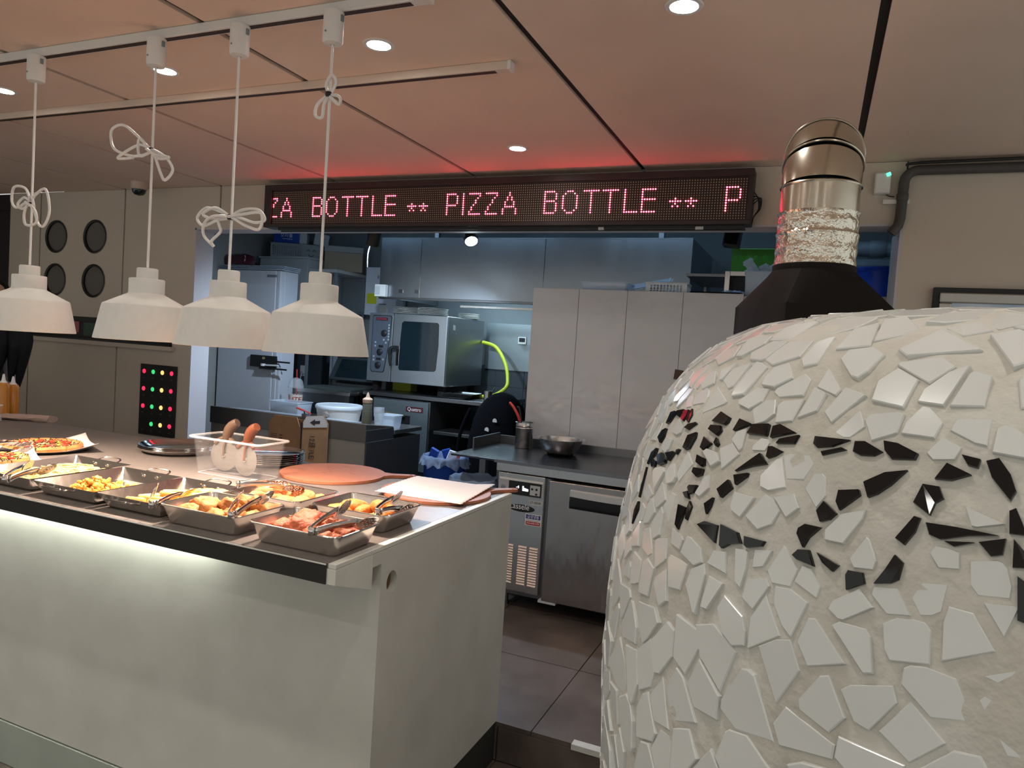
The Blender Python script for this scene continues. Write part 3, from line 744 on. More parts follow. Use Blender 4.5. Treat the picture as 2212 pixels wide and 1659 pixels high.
for i, p in enumerate(seeds):
    P3 = Vector(p); n = oven_normal(P3)
    tx = n.cross(Vector((0.3, 0.2, 1))).normalized(); ty = n.cross(tx)
    d2 = ((seeds - p) ** 2).sum(1)
    nb = np.argsort(d2)[1:18]
    hx, hy = 0.042 + 0.02 * rnd.random(), 0.034 + 0.02 * rnd.random(); ra = rnd.random() * PI; c_, s_ = math.cos(ra), math.sin(ra)
    poly = [(c_ * x - s_ * y, s_ * x + c_ * y) for x, y in ((-hx, -hy), (hx, -hy), (hx, hy), (-hx, hy))]
    for j in nb:
        if d2[j] > 0.15 ** 2: break
        v = Vector(seeds[j]) - P3; a, b = v.dot(tx), v.dot(ty); L = math.hypot(a, b)
        if L < 1e-6: continue
        hs = random.Random((min(i, int(j)) * 7919 + max(i, int(j))) & 0xffffff)
        th_ = hs.uniform(-0.55, 0.55); sh = hs.uniform(-0.16, 0.16) * (1 if i < j else -1)
        gap = 0.0008 + 0.007 * hs.random() ** 2
        ca, sa = math.cos(th_), math.sin(th_); ux, uy = a / L, b / L
        vx, vy = ux * ca - uy * sa, ux * sa + uy * ca
        poly = clip(poly, vx, vy, (a * vx + b * vy) * (0.5 + sh) - gap)
        if len(poly) < 3: break
    if len(poly) < 3: continue
    for _ in range(rnd.choice((0, 0, 0, 1))):
        ra = rnd.random() * 2 * PI; poly = clip(poly, math.cos(ra), math.sin(ra), rnd.uniform(0.012, 0.032))
    if len(poly) < 3: continue
    bad = False
    for cB, sB, mB in bsamp:
        if (cB - P3).length > mB + 0.09: continue
        uv = [((q - P3).dot(tx), (q - P3).dot(ty)) for q in sB]
        # inside test
        ins = False
        for k in range(len(uv)):
            (x1, y1), (x2, y2) = uv[k], uv[(k + 1) % len(uv)]
            if (y1 > 0) != (y2 > 0) and 0 < (x2 - x1) * (-y1) / (y2 - y1) + x1: ins = not ins
        m = min(uv, key=lambda q: q[0] ** 2 + q[1] ** 2); L = math.hypot(*m)
        if ins or L < 0.006: bad = True; break
        poly = clip(poly, m[0] / L, m[1] / L, L - 0.003)
        if len(poly) < 3: bad = True; break
    if bad: continue
    ar = 0.5 * abs(sum(poly[k][0] * poly[k - 1][1] - poly[k - 1][0] * poly[k][1] for k in range(len(poly))))
    if ar < 1.2e-4: continue
    # drop near-duplicate corners
    pl = []
    for q in poly:
        if not pl or math.hypot(q[0] - pl[-1][0], q[1] - pl[-1][1]) > 0.004: pl.append(q)
    if len(pl) < 3: continue
    cx_, cy_ = sum(q[0] for q in pl) / len(pl), sum(q[1] for q in pl) / len(pl)
    ta, tbb = rnd.uniform(-0.045, 0.045), rnd.uniform(-0.045, 0.045); hgt = 0.0012 + 0.0022 * rnd.random()
    top, tp2, bot = [], [], []
    for x, y in pl:
        drop = 0.0
        w_ = P3 + tx * x + ty * y
        hz = hgt + ta * x + tbb * y
        xi, yi = x + (cx_ - x) * 0.05, y + (cy_ - y) * 0.05
        top.append(P3 + tx * xi + ty * yi + n * hz - ocv); tp2.append(w_ + n * (hz - 0.0012) - ocv); bot.append(w_ - n * 0.012 - ocv)
    pp = project(P3); vis = 0
    if pp and -30 < pp[0] < 2242 and 640 < pp[1] < 1690:
        vd = Vector((0, 0, CAMZ)) - P3; dist = vd.length; fc = n.dot(vd.normalized())
        if fc > 0: vis = ar * fc / dist ** 2
    shards.append((vis, bot, tp2, top))
shards.sort(key=lambda s: -s[0])
NB = 300
for vis, bot, tp2, top in shards[:NB]:
    P(oven, 'white_mosaic_tile', MB().loft([bot, tp2, top], cap0=False), M_shard)
rest = MB()
for vis, bot, tp2, top in shards[NB:]:
    rest.loft([bot, tp2, top], cap0=False)
P(oven, 'white_mosaic_rest', rest, M_shard, stuff=True)
# mouth on the far side, facing the kitchen
mo = MB().box(-0.30, 0.30, 0.50, 0.80, 0.0, 0.92).box(-0.30, -0.22, 0.55, 0.85, 0.92, 1.36).box(0.22, 0.30, 0.55, 0.85, 0.92, 1.36).box(-0.30, 0.30, 0.55, 0.85, 1.36, 1.50)
mo.xform(Matrix.Rotation(math.radians(31.5), 4, 'Z'))
P(oven, 'mouth_surround', mo, M_blackm)

# ================================================================== FLUE
FX, FY = -0.028, 2.15
fl = T('exhaust_flue', 'steel exhaust pipe on a black hood behind the mosaic oven', 'flue', (FX, FY, 1.50))
def sq(d, z, a0, n=32):
    cs = [(d * math.cos(a0 + k * PI / 2), d * math.sin(a0 + k * PI / 2)) for k in range(4)]
    pts = []
    for k in range(4):
        for j in range(n // 4):
            t = j / (n // 4); a, b = cs[k], cs[(k + 1) % 4]
            pts.append((a[0] + (b[0] - a[0]) * t, a[1] + (b[1] - a[1]) * t, z))
    return pts
a0 = math.radians(-105)
def rnd_ring(r, z, n=32): return [(r * math.cos(a0 + 2 * PI * j / n), r * math.sin(a0 + 2 * PI * j / n), z) for j in range(n)]
P(fl, 'hood', MB().loft([sq(0.212, 0.002, a0), sq(0.212, 0.262, a0), rnd_ring(0.108, 0.362)], False, False), M_blackm, True)
P(fl, 'collar', MB().lathe([(0.107, 0.356), (0.1085, 0.360), (0.1085, 0.376), (0.104, 0.379)], seg=48), M_blackm, True)
fo = MB().lathe([(0.1045 + 0.0010 * math.sin(k * 0.9) + (0.003 if k in (0, 17, 28) else 0), 0.372 + 0.00525 * k) for k in range(29)], seg=120)
fo.v = [(x * (1 + 0.012 * noise.noise(Vector((x * 45, y * 45, z * 70)))), y * (1 + 0.012 * noise.noise(Vector((x * 45, y * 45, z * 70)))), z) for x, y, z in fo.v]
P(fl, 'foil_wrap', fo, M_foil, True)
RP, ZE, RB = 0.1015, 0.592, 0.118
P(fl, 'pipe', MB().lathe([(RP, 0.40), (RP, ZE)], seg=64), M_duct, True)
def arc(a): return (0, RB - RB * math.cos(a), ZE + RB * math.sin(a))
for k in range(3):                 # lobster-back segments
    aa = [PI / 2 * (k + q / 4) / 3 for q in range(5)]
    P(fl, 'elbow_segment', MB().tube([arc(aa[0]), arc((aa[0] + aa[-1]) / 2), arc(aa[-1])], [RP + 0.0004 * k, RP + 0.0006, RP + 0.0004 * k], 64, caps=False), M_duct, True)
for k in range(4):
    a = PI / 2 * k / 3; c = Vector(arc(a)); bx = Vector((1, 0, 0)); by = Vector((0, math.sin(a + PI / 2), 0)) ; 
    e2 = Vector((0, -math.cos(a), math.sin(a)))
    P(fl, 'seam_bead', MB().tube([c + (RP + 0.002) * (math.cos(t) * bx + math.sin(t) * e2) for t in [2 * PI * j / 64 for j in range(64)]], 0.0032, 6, closed=True), M_duct, True)
P(fl, 'horizontal_pipe', MB().tube([arc(PI / 2), (0, 2.6, ZE + RB)], RP, 48, caps=False), M_duct, True)
P(fl, 'vertical_seam', MB().box(0.004, 0.007, -RP - 0.0015, -RP + 0.002, 0.52, ZE), M_duct)
# ================================================================== ON THE COUNTER
def shell(hx, hy, h, inset, r, th=0.0015, n=6, flare=None):
    """open tray: outer wall up, inner wall down, floor"""
    mb = MB()
    o0 = ring3(rrect(hx - inset, hy - inset, max(r - inset * 0.4, 0.004), n), 0.0)
    o1 = ring3(rrect(hx - inset * 0.72, hy - inset * 0.72, r, n), h * 0.12)
    o2 = ring3(rrect(hx, hy, r, n), h)
    i2 = ring3(rrect(hx - th, hy - th, r, n), h)
    i1 = ring3(rrect(hx - inset * 0.72 - th, hy - inset * 0.72 - th, r, n), h * 0.14)
    i0 = ring3(rrect(hx - inset - th, hy - inset - th, max(r - inset * 0.4, 0.004), n), th + 0.0008)
    mb.loft([o0, o1, o2, i2, i1, i0], True, True)
    return mb
def food_tray(label, x0, x1, y0, y1, h=0.055):
    cx, cy = (x0 + x1) / 2, (y0 + y1) / 2; hx, hy = (x1 - x0) / 2, (y1 - y0) / 2
    t = T('food_tray', label, 'tray', (cx, cy, CT), group='steel food trays')
    P(t, 'body', shell(hx - 0.002, hy - 0.002, h, 0.022, 0.022), M_tray, True)
    P(t, 'rim', MB().tube(ring3(rrect(hx, hy, 0.024, 6), h), 0.0026, 8, closed=True), M_chrome, True)
    return t
def square_pan(label, x0, x1, y0, y1, h=0.045):
    cx, cy = (x0 + x1) / 2, (y0 + y1) / 2; hx, hy = (x1 - x0) / 2, (y1 - y0) / 2
    t = T('square_pan', label, 'pan', (cx, cy, CT), group='square steel pans with wire handles')
    P(t, 'body', shell(hx, hy, h, 0.030, 0.006, n=2), M_pan)
    for s in (-1, 1):
        hd = P(t, 'handle', MB().tube(spl([(-0.045, s * (hy - 0.008), h - 0.012), (-0.048, s * (hy + 0.022), h - 0.004), (-0.03, s * (hy + 0.040), h + 0.001), (0.03, s * (hy + 0.040), h + 0.001), (0.048, s * (hy + 0.022), h - 0.004), (0.045, s * (hy - 0.008), h - 0.012)]), 0.0032, 8), M_chrome, True)
        for q in (-0.03, 0.03):
            P(t, 'rivet', MB().lathe([(0.001, 0.0022), (0.0045, 0.001), (0.005, -0.004)], seg=10).xform(Matrix.Translation((q, s * (hy - 0.0125), h - 0.014)) @ Matrix.Rotation(s * PI / 2 * 0.7, 4, 'X')), M_chrome, True)
    return t
TA = food_tray('steel tray of red crumbed chicken at the front corner of the counter', -1.333, -1.047, 1.440, 1.640)
TB_ = food_tray('steel tray of browned potato and chicken pieces along the counter front', -1.655, -1.372, 1.440, 1.642)
TC = food_tray('steel tray of breaded nuggets just behind, near the clear box', -1.640, -1.370, 1.682, 1.890)
TD = food_tray('steel tray of orange fried cutlets beside the counter end', -1.338, -1.075, 1.700, 1.908)
PE = square_pan('square pan of rice cakes in orange sauce', -1.925, -1.665, 1.458, 1.780)
PF = square_pan('square pan of crumbly yellow fried rice', -2.208, -1.930, 1.455, 1.778)
PG = square_pan('square pan of pale creamy noodles', -2.510, -2.222, 1.455, 1.820)

def blob(seed, sc, amp=0.22, lump=2.2, sub=3):
    bm = bmesh.new(); bmesh.ops.create_icosphere(bm, subdivisions=sub, radius=1)
    sd = Vector((seed * 3.7, seed * 1.3, seed * 7.1))
    for v in bm.verts:
        n = v.co.normalized()
        k = 1 + amp * noise.noise(n * lump + sd) + amp * 0.5 * noise.noise(n * lump * 3.1 + sd) + amp * 0.38 * noise.noise(n * lump * 7 + sd)
        v.co = Vector((n.x * sc[0], n.y * sc[1], n.z * sc[2])) * k
    me = bpy.data.meshes.new('fried_piece'); bm.to_mesh(me); bm.free(); me.shade_smooth(); return me
ORD = ['first', 'second', 'third', 'fourth', 'fifth', 'sixth', 'seventh', 'eighth', 'ninth', 'tenth', 'eleventh', 'twelfth', 'thirteenth', 'fourteenth']
def pieces(name, label, cat, group, meshes, m, spots):
    spots = sorted(spots, key=lambda q: project((q[0], q[1], CT + q[2]))[0])
    base_label = label
    for k, (x, y, z, rz, s, tilt) in enumerate(spots):
        label = base_label + ', ' + ORD[k] + ' from the left'
        me = meshes[k % len(meshes)]
        o = link(name, me, None, (x, y, CT + z)); o.rotation_euler = (tilt, tilt * 0.6, rz); o.scale = (s * 1.1, s * 1.1, s * 1.2); o.location.z += 0.004
        tag(o, label, cat, group)
def meshset(m, seeds, sc, **k):
    out = []
    for s in seeds:
        me = blob(s, sc, **k); me.materials.append(m); out.append(me)
    return out
ca = meshset(M_batter3, (1, 2, 3), (0.040, 0.030, 0.019), amp=0.42, lump=2.6)
pieces('fried_chicken_piece', 'rough red crumbed chicken piece in the front corner tray', 'chicken', 'red chicken pieces', ca, M_batter3,
       [(-1.270, 1.525, .026, .3, 1.05, .1), (-1.215, 1.520, .036, 1.2, 1.1, .2), (-1.245, 1.570, .040, 2.2, 1.2, -.1), (-1.275, 1.590, .030, 0.6, .9, 0), (-1.185, 1.575, .034, 2.9, 1.0, .2), (-1.140, 1.590, .030, .2, .95, 0), (-1.175, 1.510, .026, 1.9, .85, 0), (-1.115, 1.505, .024, .1, .8, .1), (-1.105, 1.555, .026, 1.1, .85, 0)])
cb = meshset(M_batter, (4, 5, 6), (0.036, 0.024, 0.018), amp=0.30, lump=2.0)
pieces('fried_wedge', 'browned fried piece in the left front tray', 'food', 'browned fried pieces', cb, M_batter,
       [(-1.595, 1.505, .026, .3, 1, .1), (-1.585, 1.555, .036, 1.0, 1.1, .4), (-1.545, 1.525, .040, 2.0, 1.05, .2), (-1.505, 1.555, .042, 2.6, 1.15, .5), (-1.48, 1.595, .048, 1.3, .95, 1.0), (-1.445, 1.600, .048, 2.0, .95, .9), (-1.54, 1.600, .030, .2, .95, 0), (-1.47, 1.53, .030, .6, .9, .1), (-1.50, 1.500, .028, 2.5, .95, 0), (-1.435, 1.50, .024, .4, .8, 0), (-1.555, 1.495, .026, .9, .9, 0), (-1.415, 1.555, .026, 1.8, .9, .2), (-1.62, 1.60, .022, 1.5, .8, 0)])
cc = meshset(M_batter2, (7, 8, 9), (0.036, 0.029, 0.020), amp=0.16, lump=2.4)
pieces('nugget', 'breaded nugget in the tray beside the clear box', 'nugget', 'breaded nuggets', cc, M_batter2,
       [(-1.60, 1.83, .030, .3, .95, .1), (-1.555, 1.845, .036, 1.4, 1.0, .2), (-1.50, 1.835, .028, 2.4, .95, 0), (-1.445, 1.805, .034, .6, 1.05, .3), (-1.410, 1.840, .026, 2.0, .85, .1), (-1.465, 1.745, .026, .1, 1.0, 0), (-1.41, 1.755, .030, 1.3, .95, .2), (-1.53, 1.77, .024, 2.9, .9, 0), (-1.59, 1.76, .022, .8, .9, 0), (-1.52, 1.715, .022, .2, .8, 0)])
cd_ = meshset(M_orange, (10, 11, 12), (0.038, 0.024, 0.017), amp=0.14, lump=2.2)
pieces('fried_cutlet', 'smooth orange fried cutlet in the tray at the counter end', 'cutlet', 'orange fried cutlets', cd_, M_orange,
       [(-1.285, 1.775, .024, .2, 1.05, .1), (-1.255, 1.815, .034, .7, 1.1, .2), (-1.215, 1.800, .030, 1.6, .9, 0), (-1.180, 1.835, .038, 1.9, 1.15, .4), (-1.150, 1.840, .032, 2.5, .95, .1), (-1.300, 1.84, .022, 1.0, .85, 0), (-1.235, 1.755, .020, 2.4, .75, 0), (-1.15, 1.765, .022, .3, .8, 0), (-1.140, 1.795, .028, 1.9, .9, .3)])

# fried rice: a loose crumbly heap
rm = MB()
base = bmesh.new(); bmesh.ops.create_icosphere(base, subdivisions=1, radius=1); bv = [v.co.copy() for v in base.verts]; bf = [tuple(v.index for v in f.verts) for f in base.faces]; base.free()
for k in range(430):
    if k < 300:
        a = rnd.random() * 2 * PI; q = rnd.random() ** 0.6
        x, y = -2.095 + q * 0.085 * math.cos(a), 1.585 + q * 0.075 * math.sin(a); h = 0.046 * (1 - q ** 1.6)
    else:
        x, y = rnd.uniform(-2.14, -1.965), rnd.uniform(1.50, 1.70); h = 0.006
    z = CT + 0.006 + rnd.random() * h
    R = Matrix.Rotation(rnd.random() * 6, 3, (rnd.random(), rnd.random(), rnd.random() + .1)); s = rnd.uniform(0.0045, 0.010)
    rm.add([Vector((x, y, z)) + R @ Vector((c.x * s * 1.3, c.y * s, c.z * s * 0.8)) * (1 + 0.3 * noise.noise(c * 3 + Vector((k, 0, 0)))) for c in bv], bf)
o = S('fried_rice', rm, M_rice, 'heap of crumbly orange fried rice in the middle square pan', 'rice', smooth=True); o['kind'] = 'stuff'
# noodles
nm = MB()
for k in range(150):
    x, y = rnd.uniform(-2.45, -2.28), rnd.uniform(1.52, 1.75); a = rnd.random() * 6.28; z = CT + rnd.uniform(0.005, 0.026); pts = []
    for j in range(16):
        pts.append((x, y, z)); a += rnd.uniform(-0.7, 0.7)
        x += 0.014 * math.cos(a); y += 0.014 * math.sin(a)
        if not (-2.472 < x < -2.258): a = PI - a; x = min(max(x, -2.472), -2.258)
        if not (1.495 < y < 1.782): a = -a; y = min(max(y, 1.495), 1.782)
        z = min(max(z + rnd.uniform(-0.003, 0.003), CT + 0.005), CT + 0.028)
    nm.tube(spl(pts, 2), 0.0028, 5)
o = S('noodles', nm, M_noodle, 'tangle of pale creamy noodles in the leftmost square pan', 'noodles', smooth=True); o['kind'] = 'stuff'
# rice cakes in sauce
sm = MB(); nx_, ny_ = 18, 22
vs = [(-1.895 + 0.198 * i / nx_, 1.488 + 0.262 * j / ny_, CT + 0.013 + 0.003 * noise.noise(Vector((i * .5, j * .5, 3)))) for j in range(ny_ + 1) for i in range(nx_ + 1)]
sm.add(vs, [(j * (nx_ + 1) + i, j * (nx_ + 1) + i + 1, (j + 1) * (nx_ + 1) + i + 1, (j + 1) * (nx_ + 1) + i) for j in range(ny_) for i in range(nx_)])
sm.loft([[(-1.893, 1.490, CT + z), (-1.699, 1.490, CT + z), (-1.699, 1.748, CT + z), (-1.893, 1.748, CT + z)] for z in (0.004, 0.010)])
o = S('orange_sauce', sm, M_sauce, 'thin orange sauce pooled in the pan of rice cakes', 'sauce', smooth=True); o['kind'] = 'stuff'
rc = MB().lathe([(0.002, -0.031), (0.009, -0.029), (0.010, -0.024), (0.010, 0.024), (0.009, 0.029), (0.002, 0.031)], seg=14, cap0=True, cap1=True).xform(Matrix.Rotation(PI / 2, 4, 'Y')).mesh('rice_cake', M_ricecake, True)
RC = [(-1.835, 1.52, .024, .25), (-1.80, 1.555, .026, .15), (-1.76, 1.535, .024, .5), (-1.845, 1.575, .024, 1.1), (-1.805, 1.615, .030, .25), (-1.775, 1.635, .034, .1), (-1.735, 1.665, .028, .9), (-1.72, 1.70, .026, .3), (-1.84, 1.66, .024, .7), (-1.80, 1.70, .024, 1.4), (-1.74, 1.60, .022, .2), (-1.725, 1.515, .022, .1)]
for k, (x, y, z, a) in enumerate(RC):
    o = link('rice_cake', rc, None, (x, y, CT + z), a); tag(o, 'pale tube of rice cake in orange sauce, ' + ORD[sorted(RC, key=lambda q: project((q[0], q[1], CT))[0]).index((x, y, z, a))] + ' from the left', 'rice cake', 'rice cakes in sauce')
fc = meshset(M_ricecake, (21, 22), (0.028, 0.020, 0.010), amp=0.2)
pieces('fish_cake', 'flat orange fish cake in the sauce pan', 'fish cake', 'fish cakes in sauce', fc, M_ricecake, [(-1.715, 1.735, .024, .4, 1, .1), (-1.77, 1.73, .022, 1.2, .9, 0), (-1.69, 1.69, .022, .9, .8, 0)])

# ---- serving tongs with perforated paddles
def tongs(label, bend, tipA, tipB, zA=0.0, zB=0.0, rollA=0.9, rollB=0.9, lift=0.03):
    b = Vector(bend); t = T('serving_tongs', label, 'tongs', bend, group='steel serving tongs')
    O = Vector((0, 0, 0))
    dirs = []
    for tip in (tipA, tipB):
        d = Vector(tip) - b; d.normalize(); dirs.append(d)
    up = Vector((0, 0, 1)); side = dirs[0].cross(up).normalized()
    sgn = 1 if (Vector(tipA) - b).dot(side) > (Vector(tipB) - b).dot(side) else -1
    mid = (dirs[0] + dirs[1]).normalized(); sd = mid.cross(up).normalized()
    # folded band at the back
    arcp = [sd * sgn * 0.010 * math.cos(a) - mid * 0.010 * math.sin(a) for a in [PI * k / 8 for k in range(9)]]
    band = MB(); band.loft([[p + up * z for z in (-0.010, 0.010)] for p in arcp] + [], False, False, closed=False)
    ob = P(t, 'spring_bend', band, M_chrome, True); so = ob.modifiers.new('thick', 'SOLIDIFY'); so.thickness = 0.0014
    for q, (tip, roll) in enumerate(((tipA, rollA), (tipB, rollB))):
        root = sd * sgn * (0.010 if q == 0 else -0.010)
        e = Vector(tip) - b
        L = (e - root).length; ax = (e - root).normalized()
        rings = []; nseg = 12
        for k in range(nseg + 1):
            s = k / nseg
            p = root + ax * (L - 0.055) * s + up * (0.006 * math.sin(PI * s))
            a = PI / 2 + (roll - PI / 2) * max(0, (s - 0.45) / 0.55)     # band turns flatter towards the paddle
            wv = (sd * math.cos(a) + up * math.sin(a)); wv = (wv - ax * wv.dot(ax)).normalized()
            hw = 0.010 - 0.002 * math.sin(PI * min(1, s * 1.2)) + 0.006 * max(0, s - 0.7) / 0.3
            rings.append([p - wv * hw, p + wv * hw])
        arm = MB().loft(rings, False, False, closed=False)
        oa = P(t, 'arm', arm, M_chrome, True); so = oa.modifiers.new('thick', 'SOLIDIFY'); so.thickness = 0.0014
        a = roll; wv = (sd * math.cos(a) + up * math.sin(a)); wv = (wv - ax * wv.dot(ax)).normalized(); nv = ax.cross(wv)
        p0 = root + ax * (L - 0.060)
        out = []
        for k in range(28):
            an = 2 * PI * k / 28; out.append((0.034 + 0.034 * math.cos(an), 0.0225 * math.sin(an) * (1 if math.cos(an) > -0.5 else 0.85)))
        holes = [circ(0.040, 0, 0.0021, 6)]
        for rr, cnt in ((0.0075, 7), (0.0150, 12)):
            for k in range(cnt):
                an = 2 * PI * k / cnt; holes.append(circ(0.038 + rr * 1.3 * math.cos(an), rr * math.sin(an), 0.0019, 6))
        fn = lambda u, v, w_: p0 + ax * u + wv * v + nv * (w_ + 6.0 * v * v + 2.2 * (u - 0.03) ** 2)
        P(t, 'paddle', MB().holed(out, holes, fn, 0.0014), M_chrome)
    return t
Zt = CT + 0.066
tongs('tongs lying across the tray of red chicken', (-1.118, 1.435, Zt), (-1.150, 1.625, Zt + .030), (-1.050, 1.610, Zt + .004), rollA=1.2, rollB=0.9)
tongs('tongs resting in the tray of browned pieces', (-1.384, 1.440, Zt), (-1.470, 1.56, Zt + .020), (-1.410, 1.615, Zt + .022), rollA=1.3, rollB=1.1)
tongs('tongs across the tray of breaded nuggets', (-1.600, 1.690, Zt + .012), (-1.515, 1.80, Zt + .012), (-1.445, 1.795, Zt + .006), rollA=0.7, rollB=0.7)
tongs('tongs in the tray of orange cutlets', (-1.108, 1.712, Zt), (-1.140, 1.875, Zt + .016), (-1.090, 1.86, Zt - .02), rollA=1.1, rollB=1.1)
tongs('tongs leaning in the pan of rice cakes', (-1.655, 1.425, CT + .056), (-1.765, 1.53, CT + .075), (-1.69, 1.59, CT + .062), rollA=1.3, rollB=0.8)
tongs('tongs at the front of the noodle pan', (-2.222, 1.385, CT + .056), (-2.235, 1.54, CT + .072), (-2.33, 1.53, CT + .070), rollA=0.9, rollB=1.2)

# ---- pizzas on round pans with paper
def pizza(label, lab2, lab3, cx, cy, R, paper, seed, cut):
    t = T('round_pan', lab2, 'pan', (cx, cy, CT), group='round pizza pans')
    P(t, 'body', MB().lathe([(0.002, 0.001), (R - 0.02, 0.001), (R, 0.012), (R + 0.003, 0.013), (R + 0.003, 0.0115), (R - 0.018, 0.0), (0.002, 0.0)], seg=64), M_steelr, True)
    pm_ = MB(); n = 22
    def pt(i, j):
        u, v = i / n, j / n
        a, b, c, d = [Vector((q[0], q[1], 0)) for q in paper]
        p = a.lerp(b, u).lerp(d.lerp(c, u), v)
        rr = math.hypot(p.x, p.y)
        z = 0.004 + max(0, rr - (R - 0.03)) * 0.42 + 0.002 * math.sin(9 * u + 3 * v)
        return (p.x, p.y, z)
    pm_.add([pt(i, j) for j in range(n + 1) for i in range(n + 1)], [(j * (n + 1) + i, j * (n + 1) + i + 1, (j + 1) * (n + 1) + i + 1, (j + 1) * (n + 1) + i) for j in range(n) for i in range(n)])
    pp = S('baking_paper', pm_, M_paper, lab3, 'paper', loc=(cx, cy, CT), group='baking papers under pizza', smooth=True)
    so = pp.modifiers.new('thick', 'SOLIDIFY'); so.thickness = 0.0006
    pz = T('pizza', label, 'pizza', (cx, cy, CT + 0.006), group='pizzas')
    r2 = R - 0.028
    for k in range(8):
        if k in cut: continue
        a0_, a1_ = 2 * PI * k / 8 + 0.02, 2 * PI * (k + 1) / 8 - 0.02
        m_ = MB(); aa = [a0_ + (a1_ - a0_) * q / 6 for q in range(7)]
        rg_ = []
        for rr, z in ((0.012, 0.010), (r2 * 0.45, 0.013), (r2 * 0.82, 0.014), (r2 * 0.88, 0.021), (r2 * 0.96, 0.022), (r2, 0.012), (r2 * 0.97, 0.0), (r2 * 0.4, 0.0), (0.012, 0.0)):
            rg_.append([(rr * math.cos(a), rr * math.sin(a), z + 0.003 * noise.noise(Vector((rr * 40 * math.cos(a), rr * 40 * math.sin(a), seed)))) for a in aa])
        m_.loft(rg_, False, False, closed=False)
        m_.add([rg_[i][0] for i in range(9)], [tuple(range(9))]); m_.add([rg_[i][6] for i in range(9)], [tuple(range(8, -1, -1))])
        sl = P(pz, 'slice', m_, M_crust, True)
        ch = MB(); rg_ = []
        for rr, z in ((0.014, 0.0125), (r2 * 0.3, 0.0150), (r2 * 0.6, 0.0165), (r2 * 0.84, 0.0168), (r2 * 0.86, 0.010)):
            rg_.append([(rr * math.cos(a0_ + (a1_ - a0_) * (0.03 + 0.94 * q / 6)), rr * math.sin(a0_ + (a1_ - a0_) * (0.03 + 0.94 * q / 6)), z + 0.004 * noise.noise(Vector((rr * 60, q * 1.1 + k * 5, seed)))) for q in range(7)])
        ch.loft(rg_, False, False, closed=False)
        P(sl, 'cheese', ch, M_cheese, True)
        for q in range(3):
            rr = r2 * rnd.uniform(0.3, 0.75); a = rnd.uniform(a0_ + .08, a1_ - .08); mt = M_tomato if (q + k + seed) % 3 else M_pepper
            me = tomato_me if mt is M_tomato else pepper_me
            oo = link('tomato_piece' if mt is M_tomato else 'pepper_piece', me, sl, (rr * math.cos(a), rr * math.sin(a), 0.019)); oo.rotation_euler = (rnd.uniform(-.3, .3), rnd.uniform(-.3, .3), rnd.random() * 6)
        hb = MB()
        for q in range(40):
            rr = r2 * rnd.uniform(0.15, 0.98); a = rnd.uniform(a0_ + .03, a1_ - .03); x, y = rr * math.cos(a), rr * math.sin(a); z = 0.0185 if rr < r2 * 0.84 else 0.0225; s = 0.0022
            w2 = rnd.random() * 6
            hb.box(x - s, x + s * 0.8, y - s * .6, y + s * .6, z - 0.001, z + 0.0018, RZ(w2))
        P(sl, 'herbs', hb, M_herb, stuff=True)
tomato_me = blob(31, (0.014, 0.010, 0.006), amp=0.25); tomato_me.materials.append(M_tomato)
pepper_me = blob(32, (0.011, 0.008, 0.005), amp=0.25); pepper_me.materials.append(M_pepper)
pizza('herbed pizza on paper at the back of the counter, tomato and pepper on top', 'round dark pan under the farther pizza', 'white baking paper under the farther pizza, pointed corners raised',
      -2.945, 1.985, 0.172, [(-0.20, -0.10), (0.07, -0.21), (0.215, 0.09), (-0.06, 0.23)], 3, ())
pizza('pizza on paper nearest the left edge of the photo', 'round dark pan under the nearer pizza', 'white baking paper under the nearer pizza, one tip pointing right',
      -2.760, 1.665, 0.150, [(-0.17, -0.12), (0.06, -0.18), (0.135, 0.10), (-0.07, 0.20)], 8, ())
tongs('tongs resting on the farther pizza', (-2.80, 1.62, CT + .066), (-2.905, 1.845, CT + .052), (-2.825, 1.850, CT + .052), rollA=0.5, rollB=0.5)

# ---- plates
def plates(label, cx, cy, R, n, m, z0=CT, name='steel_plate', dz=0.0055, cat='plate', group=None, h=0.02, jit=0.002):
    me = MB().lathe([(0.002, 0.0012), (R * 0.80, 0.0012), (R * 0.93, h * 0.6), (R - 0.003, h), (R, h + 0.0008), (R + 0.001, h - 0.0006), (R * 0.94, h * 0.52), (R * 0.82, 0.0), (0.002, 0.0)], seg=56).mesh(name, m, True)
    for k in range(n):
        o = link(name, me, None, (cx + rnd.uniform(-jit, jit), cy + rnd.uniform(-jit, jit), z0 + dz * k))
        tag(o, ((('lowest', 'middle', 'topmost') if n == 3 else ('lowest', 'second lowest', 'third lowest', 'third highest', 'second highest', 'topmost'))[k]) + ' ' + label, cat, group or label)
plates('stainless plate stacked between the wall lights panel and the clear box', -2.55, 2.325, 0.165, 3, M_chrome, h=0.024)
plates('stainless plate in the stack half hidden behind the clear box', -2.075, 2.375, 0.130, 6, M_chrome, h=0.016, dz=0.0075)

